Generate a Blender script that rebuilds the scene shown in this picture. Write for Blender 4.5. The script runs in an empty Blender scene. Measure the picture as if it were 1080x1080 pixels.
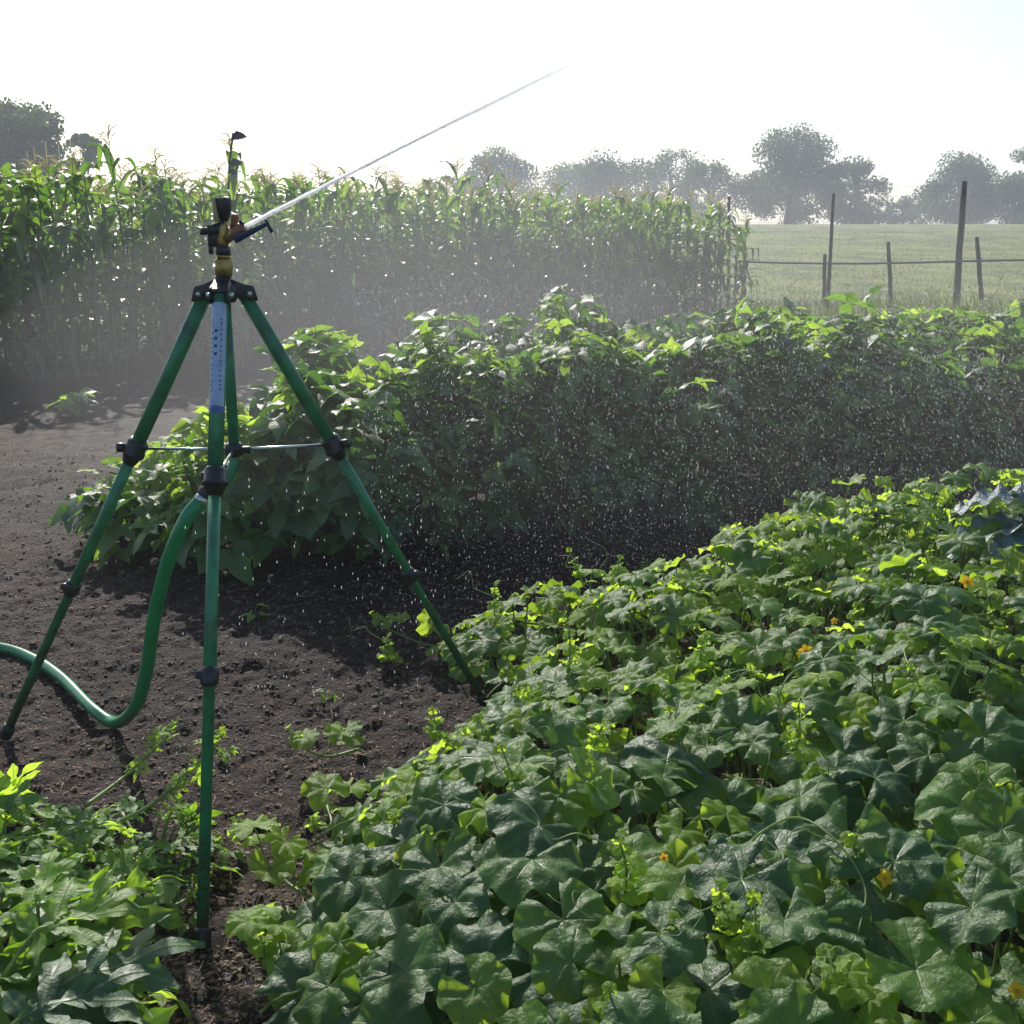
import bpy, math, random
import numpy as np
from mathutils import Vector
R = math.radians
rng = np.random.default_rng(11)
random.seed(11)
sc = bpy.context.scene
col = sc.collection

# ------------------------------------------------------------------ camera
PITCH = R(14.2); EYE = 1.5; FPX = 1185.0
cam = bpy.data.cameras.new('camera'); co = bpy.data.objects.new('camera', cam); col.objects.link(co)
co.location = (0, 0, EYE); co.rotation_euler = (R(90) - PITCH, 0, 0)
cam.sensor_width = 36; cam.lens = FPX / 1080 * 36; cam.clip_start = 0.05; cam.clip_end = 3000
sc.camera = co

# ------------------------------------------------------------------ sky, sun, exposure
SUN_EL, SUN_AZ = R(32), R(-17)          # azimuth from +Y, negative = to the left
w = bpy.data.worlds.new("World"); sc.world = w; w.use_nodes = True
nt = w.node_tree; nt.nodes.clear()
out = nt.nodes.new('ShaderNodeOutputWorld'); bg = nt.nodes.new('ShaderNodeBackground')
sky = nt.nodes.new('ShaderNodeTexSky'); sky.sky_type = 'NISHITA'; sky.sun_disc = False
sky.sun_elevation = SUN_EL; sky.sun_rotation = SUN_AZ
sky.air_density = 1.0; sky.dust_density = 1.4; sky.ozone_density = 2.5; sky.altitude = 50
bg.inputs['Strength'].default_value = 0.125
nt.links.new(sky.outputs[0], bg.inputs[0]); nt.links.new(bg.outputs[0], out.inputs[0])
sl = bpy.data.lights.new('sun', 'SUN'); sl.energy = 4.6; sl.angle = R(0.5); sl.color = (1, 0.95, 0.87)
so = bpy.data.objects.new('sun', sl); col.objects.link(so)
sd = Vector((math.sin(SUN_AZ) * math.cos(SUN_EL), math.cos(SUN_AZ) * math.cos(SUN_EL), math.sin(SUN_EL)))
so.rotation_euler = (-sd).to_track_quat('-Z', 'Y').to_euler(); so.location = (0, 0, 20)
sc.view_settings.view_transform = 'Standard'; sc.view_settings.look = 'None'
sc.view_settings.gamma = 1; sc.view_settings.exposure = 0.50
try:
    sc.cycles.max_bounces = 8; sc.cycles.transparent_max_bounces = 8
    sc.cycles.transmission_bounces = 6; sc.cycles.volume_bounces = 0
    sc.cycles.sample_clamp_indirect = 6; sc.cycles.use_denoising = True
except Exception: pass

CP, SP = math.cos(PITCH), math.sin(PITCH)
def at(px, py, Y):
    """point seen at photo position (px,py), Y metres ahead"""
    u = (px - 540) / FPX; v = (540 - py) / FPX
    t = Y / (CP + v * SP)
    return Vector((u * t, Y, EYE + t * (-SP + v * CP)))
def gr(px, py, z=0.0):
    """point at height z seen at photo position (px,py)"""
    u = (px - 540) / FPX; v = (540 - py) / FPX
    t = (z - EYE) / (-SP + v * CP)
    return Vector((u * t, t * (CP + v * SP), z))

# ------------------------------------------------------------------ mesh helpers
class G:
    def __init__(s): s.V = []; s.F = []; s.U = []; s.T = []; s.n = 0
    def add(s, V, F, U=None, t=0.5):
        V = np.asarray(V, float); F = np.asarray(F, int)
        s.V.append(V); s.F.append(F + s.n)
        s.U.append(np.zeros((len(V), 2)) if U is None else np.asarray(U, float))
        s.T.append(np.full(len(V), t) if np.isscalar(t) else np.asarray(t, float)); s.n += len(V)
        return s
    def many(s, tpl, M, L, t):
        V, F, U = tpl; M = np.asarray(M, float); L = np.asarray(L, float); k = len(M)
        if k == 0: return s
        W = np.einsum('kij,nj->kni', M, V) + L[:, None, :]
        n = len(V)
        FF = (F[None] + (np.arange(k) * n)[:, None, None]).reshape(-1, F.shape[1])
        t = np.repeat(np.asarray(t, float), n)
        return s.add(W.reshape(-1, 3), FF, np.tile(U, (k, 1)), t)
    def build(s, name, mat, parent=None, smooth=True, origin=(0, 0, 0)):
        me = bpy.data.meshes.new(name)
        V = np.concatenate(s.V) - np.asarray(origin, float); F = np.concatenate(s.F)
        U = np.concatenate(s.U); T = np.concatenate(s.T)
        me.vertices.add(len(V)); me.vertices.foreach_set('co', V.astype(np.float32).ravel())
        me.loops.add(F.size); me.loops.foreach_set('vertex_index', F.astype(np.int32).ravel())
        me.polygons.add(len(F)); me.polygons.foreach_set('loop_start', (np.arange(len(F)) * 3).astype(np.int32))
        me.update(calc_edges=True); me.validate()
        if len(me.loops) == F.size:
            uv = me.uv_layers.new(name='UVMap'); uv.data.foreach_set('uv', U[F.ravel()].astype(np.float32).ravel())
        a = me.attributes.new('tint', 'FLOAT', 'POINT')
        if len(me.vertices) == len(T): a.data.foreach_set('value', T.astype(np.float32))
        me.polygons.foreach_set('use_smooth', np.full(len(me.polygons), smooth))
        me.materials.append(mat)
        o = bpy.data.objects.new(name, me); col.objects.link(o)
        if parent is not None: o.parent = parent
        return o

def grid_tris(n, m, wrap=False):
    """faces of an n by m vertex grid, m running fastest; wrap closes m"""
    f = []
    mm = m if wrap else m - 1
    i, j = np.meshgrid(np.arange(n - 1), np.arange(mm), indexing='ij')
    a = i * m + j; b = i * m + (j + 1) % m; c = (i + 1) * m + (j + 1) % m; d = (i + 1) * m + j
    return np.concatenate([np.stack([a, b, c], -1).reshape(-1, 3), np.stack([a, c, d], -1).reshape(-1, 3)])

def tube(g, pts, rad, sides=8, t=0.5, caps=True):
    pts = [Vector(p) for p in pts]; n = len(pts)
    if np.isscalar(rad): rad = [rad] * n
    V = []; prev = None
    for i, p in enumerate(pts):
        d = (pts[min(i + 1, n - 1)] - pts[max(i - 1, 0)])
        if d.length < 1e-9: d = Vector((0, 0, 1))
        d.normalize()
        if prev is None:
            a = Vector((0, 0, 1)) if abs(d.z) < .9 else Vector((1, 0, 0))
            prev = d.cross(a).normalized()
        x = (prev - d * prev.dot(d))
        if x.length < 1e-6: x = d.orthogonal()
        x.normalize(); prev = x; y = d.cross(x)
        for k in range(sides):
            an = 2 * math.pi * k / sides
            V.append(p + (x * math.cos(an) + y * math.sin(an)) * rad[i])
    F = grid_tris(n, sides, True)
    V = np.array([tuple(v) for v in V])
    U = np.stack([np.tile(np.arange(sides) / sides, n), np.repeat(np.linspace(0, 1, n), sides)], -1)
    if caps:
        c0 = len(V); V = np.vstack([V, tuple(pts[0]), tuple(pts[-1])]); U = np.vstack([U, [0, 0], [0, 1]])
        ks = np.arange(sides)
        F = np.vstack([F, np.stack([np.full(sides, c0), (ks + 1) % sides, ks], -1),
                       np.stack([np.full(sides, c0 + 1), (n - 1) * sides + ks, (n - 1) * sides + (ks + 1) % sides], -1)])
    g.add(V, F, U, t); return g

def lathe(g, p0, p1, prof, sides=20):
    """profile [(fraction, radius)] turned round the axis p0-p1, hard ends"""
    p0, p1 = Vector(p0), Vector(p1)
    pts = []; rad = []
    for f, r in prof: pts.append(p0.lerp(p1, f)); rad.append(r)
    d = (p1 - p0).normalized(); x = d.orthogonal().normalized(); y = d.cross(x)
    V = []
    for p, r in zip(pts, rad):
        for k in range(sides):
            an = 2 * math.pi * k / sides
            V.append(tuple(p + (x * math.cos(an) + y * math.sin(an)) * r))
    F = grid_tris(len(pts), sides, True)
    c0 = len(V); V += [tuple(pts[0]), tuple(pts[-1])]; ks = np.arange(sides)
    F = np.vstack([F, np.stack([np.full(sides, c0), (ks + 1) % sides, ks], -1),
                   np.stack([np.full(sides, c0 + 1), (len(pts) - 1) * sides + ks, (len(pts) - 1) * sides + (ks + 1) % sides], -1)])
    g.add(V, F); return g

def box(g, c, ax, ay, az, taper=1.0, bev=0.15):
    """bevelled box at c, half-axes ax ay az (vectors); taper scales the +az end"""
    c = np.array(c, float); ax, ay, az = [np.array(a, float) for a in (ax, ay, az)]
    ring = []
    for sx, sy in ((-1, -1 + bev), (-1 + bev, -1), (1 - bev, -1), (1, -1 + bev), (1, 1 - bev), (1 - bev, 1), (-1 + bev, 1), (-1, 1 - bev)):
        ring.append((sx, sy))
    V = []
    for z, s in ((-1, 1 - bev), (-1 + bev, 1), (1 - bev, taper), (1, taper * (1 - bev))):
        for sx, sy in ring: V.append(c + ax * sx * s + ay * sy * s + az * z)
    V.append(c - az); V.append(c + az)
    F = list(grid_tris(4, 8, True))
    for k in range(8):
        F.append((32, (k + 1) % 8, k)); F.append((33, 24 + k, 24 + (k + 1) % 8))
    g.add(V, np.array(F)); return g

def smooth_path(P, n=8):
    P = [Vector(p) for p in P]; Q = [P[0] * 2 - P[1]] + P + [P[-1] * 2 - P[-2]]; o = []
    for i in range(1, len(Q) - 2):
        a, b, c, d = Q[i - 1:i + 3]
        for k in range(n):
            t = k / n
            o.append(0.5 * ((2 * b) + (c - a) * t + (2 * a - 5 * b + 4 * c - d) * t * t + (3 * b - a - 3 * c + d) * t ** 3))
    o.append(P[-1]); return o

def frames(nrm, head):
    """(k,3) normals, headings -> (k,3,3) with columns x,y,z"""
    z = nrm / np.linalg.norm(nrm, axis=1, keepdims=True)
    y = head - (head * z).sum(1, keepdims=True) * z
    y /= np.linalg.norm(y, axis=1, keepdims=True) + 1e-9
    x = np.cross(y, z)
    return np.stack([x, y, z], -1)

_ng = rng.random((256, 256))
def vnoise(x, y, s):
    x = np.asarray(x, float) * s + 37.3; y = np.asarray(y, float) * s + 11.9
    xi = np.floor(x).astype(int); yi = np.floor(y).astype(int); fx = x - xi; fy = y - yi
    fx = fx * fx * (3 - 2 * fx); fy = fy * fy * (3 - 2 * fy)
    a = _ng[xi % 256, yi % 256]; b = _ng[(xi + 1) % 256, yi % 256]; c = _ng[xi % 256, (yi + 1) % 256]; d = _ng[(xi + 1) % 256, (yi + 1) % 256]
    return (a * (1 - fx) + b * fx) * (1 - fy) + (c * (1 - fx) + d * fx) * fy - 0.5

def tag(o, label=None, cat=None, group=None, kind=None):
    if label: o['label'] = label
    if cat: o['category'] = cat
    if group: o['group'] = group
    if kind: o['kind'] = kind
    return o
def empty(name, loc=(0, 0, 0)):
    o = bpy.data.objects.new(name, None); o.empty_display_size = 0.2; o.location = loc; col.objects.link(o); return o
def copy_tree(o, parent=None):
    c = o.copy(); col.objects.link(c)
    if parent is not None: c.parent = parent
    for ch in kids[o.name] if o.name in kids else []: copy_tree(ch, c)
    return c
kids = {}

# ------------------------------------------------------------------ materials
def new_mat(name):
    m = bpy.data.materials.new(name); m.use_nodes = True; t = m.node_tree; t.nodes.clear()
    o = t.nodes.new('ShaderNodeOutputMaterial'); return m, t, o
def N(t, typ, **kw):
    n = t.nodes.new(typ)
    for k, v in kw.items(): setattr(n, k, v)
    return n
def math_(t, op, a, b=None, c=None):
    n = N(t, 'ShaderNodeMath', operation=op)
    for i, v in enumerate((a, b, c)):
        if v is None: continue
        if isinstance(v, (int, float)): n.inputs[i].default_value = v
        else: t.links.new(v, n.inputs[i])
    return n.outputs[0]
def ramp(t, fac, stops):
    r = N(t, 'ShaderNodeValToRGB'); e = r.color_ramp.elements
    while len(e) < len(stops): e.new(0.5)
    for el, (p, c) in zip(e, stops): el.position = p; el.color = (*c, 1)
    t.links.new(fac, r.inputs[0]); return r.outputs[0]

def leaf_mat(name, reflect, trans, tmix, rough=0.42, veins=None, bump=0.3, spec=0.5, pale=(0.2, 0.28, 0.1)):
    """reflect / trans: ramps over tint; tmix (old, young)"""
    m, t, o = new_mat(name)
    at_ = N(t, 'ShaderNodeAttribute', attribute_name='tint').outputs['Fac']
    uv = N(t, 'ShaderNodeUVMap').outputs[0]
    c = ramp(t, at_, reflect); tc = ramp(t, at_, trans)
    no = N(t, 'ShaderNodeTexNoise'); no.inputs['Scale'].default_value = 9; no.inputs['Detail'].default_value = 4
    geo = N(t, 'ShaderNodeNewGeometry'); t.links.new(geo.outputs['Position'], no.inputs['Vector'])
    hs = N(t, 'ShaderNodeHueSaturation'); t.links.new(c, hs.inputs['Color'])
    t.links.new(math_(t, 'MULTIPLY_ADD', no.outputs['Fac'], 1.0, 0.5), hs.inputs['Value']); c = hs.outputs[0]
    height = None
    if veins:
        sep = N(t, 'ShaderNodeSeparateXYZ'); t.links.new(uv, sep.inputs[0])
        x, y = sep.outputs[0], sep.outputs[1]
        if veins == 'palmate':
            an = math_(t, 'ARCTAN2', x, y)
            r = math_(t, 'SQRT', math_(t, 'ADD', math_(t, 'MULTIPLY', x, x), math_(t, 'MULTIPLY', y, y)))
            s = math_(t, 'ABSOLUTE', math_(t, 'SINE', math_(t, 'MULTIPLY', an, 3.0)))
            dist = math_(t, 'MULTIPLY', s, r)
            # side veins fork off the main ones
            fork = math_(t, 'ABSOLUTE', math_(t, 'SINE', math_(t, 'ADD', math_(t, 'MULTIPLY', r, 26.0), math_(t, 'MULTIPLY', s, -7.0))))
            fd = math_(t, 'MULTIPLY', fork, 0.25)
        else:
            ax = math_(t, 'ABSOLUTE', x); dist = math_(t, 'MULTIPLY', ax, 2.2)
            fork = math_(t, 'ABSOLUTE', math_(t, 'SINE', math_(t, 'ADD', math_(t, 'MULTIPLY', y, 20.0), math_(t, 'MULTIPLY', ax, -16.0))))
            fd = math_(t, 'MULTIPLY', fork, 0.25)
        mr = N(t, 'ShaderNodeMapRange'); mr.inputs['From Max'].default_value = 0.045; mr.inputs['To Min'].default_value = 1; mr.inputs['To Max'].default_value = 0
        t.links.new(dist, mr.inputs['Value'])
        mr2 = N(t, 'ShaderNodeMapRange'); mr2.inputs['From Max'].default_value = 0.06; mr2.inputs['To Min'].default_value = 0.4; mr2.inputs['To Max'].default_value = 0
        t.links.new(fd, mr2.inputs['Value'])
        vm = math_(t, 'MAXIMUM', mr.outputs[0], mr2.outputs[0])
        mx = N(t, 'ShaderNodeMix', data_type='RGBA'); t.links.new(math_(t, 'MULTIPLY', vm, 0.45), mx.inputs['Factor'])
        t.links.new(c, mx.inputs[6]); mx.inputs[7].default_value = (*pale, 1); c = mx.outputs[2]
        vo = N(t, 'ShaderNodeTexVoronoi', feature='SMOOTH_F1'); vo.inputs['Scale'].default_value = 13 if veins == 'palmate' else 9
        pn = N(t, 'ShaderNodeTexNoise'); pn.inputs['Scale'].default_value = 22; pn.inputs['Detail'].default_value = 5
        t.links.new(uv, vo.inputs['Vector']); t.links.new(uv, pn.inputs['Vector'])
        height = math_(t, 'SUBTRACT', math_(t, 'SUBTRACT', math_(t, 'MULTIPLY', pn.outputs['Fac'], 0.9), math_(t, 'MULTIPLY', vo.outputs['Distance'], 0.6)), math_(t, 'MULTIPLY', vm, 0.5))
    b = N(t, 'ShaderNodeBsdfPrincipled'); t.links.new(c, b.inputs['Base Color'])
    rn = N(t, 'ShaderNodeTexNoise'); rn.inputs['Scale'].default_value = 40; t.links.new(geo.outputs['Position'], rn.inputs['Vector'])
    t.links.new(math_(t, 'MULTIPLY_ADD', rn.outputs['Fac'], 0.35, rough - 0.17), b.inputs['Roughness'])
    b.inputs['Specular IOR Level'].default_value = spec
    tr = N(t, 'ShaderNodeBsdfTranslucent')
    hs2 = N(t, 'ShaderNodeHueSaturation'); t.links.new(tc, hs2.inputs['Color'])
    tv = math_(t, 'MULTIPLY_ADD', no.outputs['Fac'], 0.8, 0.6)
    if veins:
        blot = N(t, 'ShaderNodeTexNoise'); blot.inputs['Scale'].default_value = 5; blot.inputs['Detail'].default_value = 6; t.links.new(uv, blot.inputs['Vector'])
        tv = math_(t, 'MULTIPLY', tv, math_(t, 'MULTIPLY', math_(t, 'MULTIPLY_ADD', vm, -0.45, 1.0), math_(t, 'MULTIPLY_ADD', blot.outputs['Fac'], 1.1, 0.45)))
    t.links.new(tv, hs2.inputs['Value']); t.links.new(hs2.outputs[0], tr.inputs[0])
    if height is not None:
        bp = N(t, 'ShaderNodeBump'); bp.inputs['Strength'].default_value = bump; bp.inputs['Distance'].default_value = 0.012
        t.links.new(height, bp.inputs['Height']); t.links.new(bp.outputs[0], b.inputs['Normal'])
    mxs = N(t, 'ShaderNodeMixShader')
    t.links.new(math_(t, 'MULTIPLY_ADD', at_, tmix[1] - tmix[0], tmix[0]), mxs.inputs[0])
    t.links.new(b.outputs[0], mxs.inputs[1]); t.links.new(tr.outputs[0], mxs.inputs[2])
    t.links.new(mxs.outputs[0], o.inputs[0]); return m

def plain_mat(name, c, rough=0.5, metal=0.0, c2=None, scale=20, bump=0.0, bscale=60, spec=0.5, coat=0.0, stretch=None):
    m, t, o = new_mat(name)
    b = N(t, 'ShaderNodeBsdfPrincipled'); b.inputs['Roughness'].default_value = rough; b.inputs['Metallic'].default_value = metal
    b.inputs['Specular IOR Level'].default_value = spec; b.inputs['Coat Weight'].default_value = coat
    tc = N(t, 'ShaderNodeTexCoord'); v = tc.outputs['Object']
    if stretch:
        mp = N(t, 'ShaderNodeMapping'); mp.inputs['Scale'].default_value = stretch; t.links.new(v, mp.inputs[0]); v = mp.outputs[0]
    n = N(t, 'ShaderNodeTexNoise'); n.inputs['Scale'].default_value = scale; n.inputs['Detail'].default_value = 6; t.links.new(v, n.inputs['Vector'])
    c2 = c2 or tuple(x * 0.65 for x in c)
    t.links.new(ramp(t, n.outputs['Fac'], [(0.35, c2), (0.62, c)]), b.inputs['Base Color'])
    t.links.new(math_(t, 'MULTIPLY_ADD', n.outputs['Fac'], 0.3, rough - 0.15), b.inputs['Roughness'])
    if bump:
        n2 = N(t, 'ShaderNodeTexNoise'); n2.inputs['Scale'].default_value = bscale; n2.inputs['Detail'].default_value = 5; t.links.new(v, n2.inputs['Vector'])
        bp = N(t, 'ShaderNodeBump'); bp.inputs['Strength'].default_value = bump; bp.inputs['Distance'].default_value = 0.01
        t.links.new(n2.outputs['Fac'], bp.inputs['Height']); t.links.new(bp.outputs[0], b.inputs['Normal'])
    t.links.new(b.outputs[0], o.inputs[0]); return m

M = {}
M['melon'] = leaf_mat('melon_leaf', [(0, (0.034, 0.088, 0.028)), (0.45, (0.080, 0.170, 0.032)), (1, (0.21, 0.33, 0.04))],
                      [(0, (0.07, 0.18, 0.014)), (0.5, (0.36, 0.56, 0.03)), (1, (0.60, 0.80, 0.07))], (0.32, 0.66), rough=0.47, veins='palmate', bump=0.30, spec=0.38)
M['watermelon'] = leaf_mat('watermelon_leaf', [(0, (0.045, 0.10, 0.042)), (0.5, (0.11, 0.21, 0.05)), (1, (0.22, 0.35, 0.06))],
                      [(0, (0.05, 0.15, 0.015)), (0.5, (0.34, 0.60, 0.03)), (1, (0.60, 0.84, 0.07))], (0.3, 0.62), rough=0.5, veins='pinnate', bump=0.22, spec=0.4)
M['bean'] = leaf_mat('bean_leaf', [(0, (0.050, 0.105, 0.046)), (0.5, (0.085, 0.16, 0.048)), (1, (0.19, 0.29, 0.055))],
                      [(0, (0.05, 0.15, 0.02)), (0.5, (0.20, 0.42, 0.03)), (1, (0.50, 0.70, 0.07))], (0.3, 0.62), rough=0.45, veins='pinnate', bump=0.25)
M['corn'] = leaf_mat('maize_leaf', [(0, (0.03, 0.06, 0.025)), (0.5, (0.05, 0.10, 0.03)), (1, (0.13, 0.18, 0.06))],
                      [(0, (0.06, 0.16, 0.015)), (0.5, (0.17, 0.38, 0.025)), (1, (0.36, 0.54, 0.06))], (0.28, 0.5), rough=0.40)
M['stalk'] = leaf_mat('maize_stalk', [(0, (0.05, 0.08, 0.03)), (1, (0.12, 0.16, 0.05))], [(0, (0.1, 0.2, 0.03)), (1, (0.2, 0.3, 0.05))], (0.1, 0.2), rough=0.5)
M['tassel'] = leaf_mat('maize_tassel', [(0, (0.48, 0.43, 0.25)), (1, (0.66, 0.61, 0.40))], [(0, (0.7, 0.64, 0.36)), (1, (0.9, 0.85, 0.55))], (0.5, 0.65), rough=0.7)
M['dark_leaf'] = plain_mat('withered_dark_leaf', (0.03, 0.03, 0.03), 0.7)
M['vine'] = leaf_mat('vine_stem', [(0, (0.07, 0.12, 0.04)), (1, (0.2, 0.28, 0.09))], [(0, (0.15, 0.28, 0.04)), (1, (0.4, 0.55, 0.12))], (0.2, 0.4), rough=0.45)
M['bean_stem'] = leaf_mat('bean_stem', [(0, (0.05, 0.07, 0.03)), (1, (0.12, 0.15, 0.05))], [(0, (0.12, 0.2, 0.04)), (1, (0.2, 0.3, 0.05))], (0.1, 0.3), rough=0.5)
M['petal'] = leaf_mat('yellow_petal', [(0, (0.75, 0.36, 0.01)), (1, (0.8, 0.55, 0.02))], [(0, (0.8, 0.4, 0.01)), (1, (0.9, 0.65, 0.03))], (0.4, 0.5), rough=0.6)
M['kale'] = leaf_mat('kale_leaf', [(0, (0.06, 0.10, 0.10)), (1, (0.14, 0.20, 0.20))], [(0, (0.08, 0.16, 0.08)), (1, (0.2, 0.32, 0.15))], (0.15, 0.25), rough=0.42, veins='pinnate', bump=0.8, pale=(0.3, 0.36, 0.33))
M['tree'] = leaf_mat('tree_leaf', [(0, (0.025, 0.042, 0.02)), (1, (0.07, 0.10, 0.035))], [(0, (0.04, 0.09, 0.015)), (1, (0.12, 0.2, 0.03))], (0.25, 0.4), rough=0.6)
M['bark'] = plain_mat('bark', (0.10, 0.085, 0.07), 0.9, bump=0.5, scale=6)
M['grass'] = leaf_mat('grass_blade', [(0, (0.05, 0.07, 0.025)), (1, (0.14, 0.17, 0.06))], [(0, (0.1, 0.16, 0.03)), (1, (0.25, 0.32, 0.08))], (0.3, 0.4), rough=0.5)
M['green_paint'] = plain_mat('green_painted_steel', (0.026, 0.21, 0.088), 0.42, c2=(0.022, 0.105, 0.048), scale=22, bump=0.08, bscale=90)
t = M['green_paint'].node_tree; b = next(n for n in t.nodes if n.type == 'BSDF_PRINCIPLED')
geo = N(t, 'ShaderNodeNewGeometry'); sp_ = N(t, 'ShaderNodeSeparateXYZ'); t.links.new(geo.outputs['Position'], sp_.inputs[0])
nn = N(t, 'ShaderNodeTexNoise'); nn.inputs['Scale'].default_value = 75; nn.inputs['Detail'].default_value = 6; nn.inputs['Roughness'].default_value = .7; t.links.new(geo.outputs['Position'], nn.inputs['Vector'])
mr = N(t, 'ShaderNodeMapRange'); mr.inputs['From Min'].default_value = .02; mr.inputs['From Max'].default_value = .5; mr.inputs['To Min'].default_value = .14; mr.inputs['To Max'].default_value = -.12; t.links.new(sp_.outputs[2], mr.inputs['Value'])
fac = ramp(t, math_(t, 'ADD', nn.outputs['Fac'], mr.outputs[0]), [(.58, (0, 0, 0)), (.64, (.8, .8, .8))])
mx = N(t, 'ShaderNodeMix', data_type='RGBA'); t.links.new(fac, mx.inputs['Factor']); t.links.new(b.inputs['Base Color'].links[0].from_socket, mx.inputs[6]); mx.inputs[7].default_value = (.06, .04, .027, 1); t.links.new(mx.outputs[2], b.inputs['Base Color'])
M['black'] = plain_mat('black_plastic', (0.012, 0.012, 0.014), 0.42, bump=0.12, bscale=120)
M['brass'] = plain_mat('weathered_brass', (0.42, 0.30, 0.10), 0.42, metal=0.85, c2=(0.22, 0.14, 0.05), scale=40, bump=0.15)
M['rust'] = plain_mat('reddish_brass', (0.30, 0.13, 0.075), 0.5, metal=0.4, scale=50)
M['steel'] = plain_mat('bright_steel_rod', (0.5, 0.56, 0.56), 0.28, metal=0.9, c2=(0.35, 0.45, 0.42))
M['sticker'] = plain_mat('pale_blue_sticker', (0.34, 0.44, 0.56), 0.4, c2=(0.24, 0.33, 0.46), scale=30)
M['sticker_edge'] = plain_mat('blue_sticker_band', (0.06, 0.12, 0.30), 0.35)
M['ink'] = plain_mat('dark_blue_ink', (0.02, 0.04, 0.12), 0.5)
M['hose'] = plain_mat('green_hose_rubber', (0.008, 0.20, 0.07), 0.3, c2=(0.006, 0.14, 0.05), scale=8, bump=0.06, bscale=200)
M['post'] = plain_mat('weathered_wood', (0.10, 0.085, 0.075), 0.9, c2=(0.05, 0.042, 0.038), scale=9, bump=0.5, stretch=(6, 6, 0.6))
M['rail'] = plain_mat('grey_pipe', (0.16, 0.17, 0.18), 0.5, metal=0.3)
M['wire'] = plain_mat('galvanised_wire', (0.30, 0.31, 0.32), 0.45, metal=0.6)

def water_mat(name, tr):
    m, t, o = new_mat(name)
    a = N(t, 'ShaderNodeBsdfTranslucent'); a.inputs[0].default_value = (1, 1, 1, 1)
    b = N(t, 'ShaderNodeBsdfPrincipled'); b.inputs['Base Color'].default_value = (0.85, 0.9, 0.95, 1); b.inputs['Roughness'].default_value = 0.15
    c = N(t, 'ShaderNodeBsdfTransparent')
    m1 = N(t, 'ShaderNodeMixShader'); m1.inputs[0].default_value = 0.15; m2 = N(t, 'ShaderNodeMixShader'); m2.inputs[0].default_value = tr
    t.links.new(a.outputs[0], m1.inputs[1]); t.links.new(b.outputs[0], m1.inputs[2])
    t.links.new(m1.outputs[0], m2.inputs[1]); t.links.new(c.outputs[0], m2.inputs[2]); t.links.new(m2.outputs[0], o.inputs[0]); return m
M['water'] = water_mat('sunlit_water_spray', 0.36)
M['drop'] = water_mat('falling_water_drop', 0.55)

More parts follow.
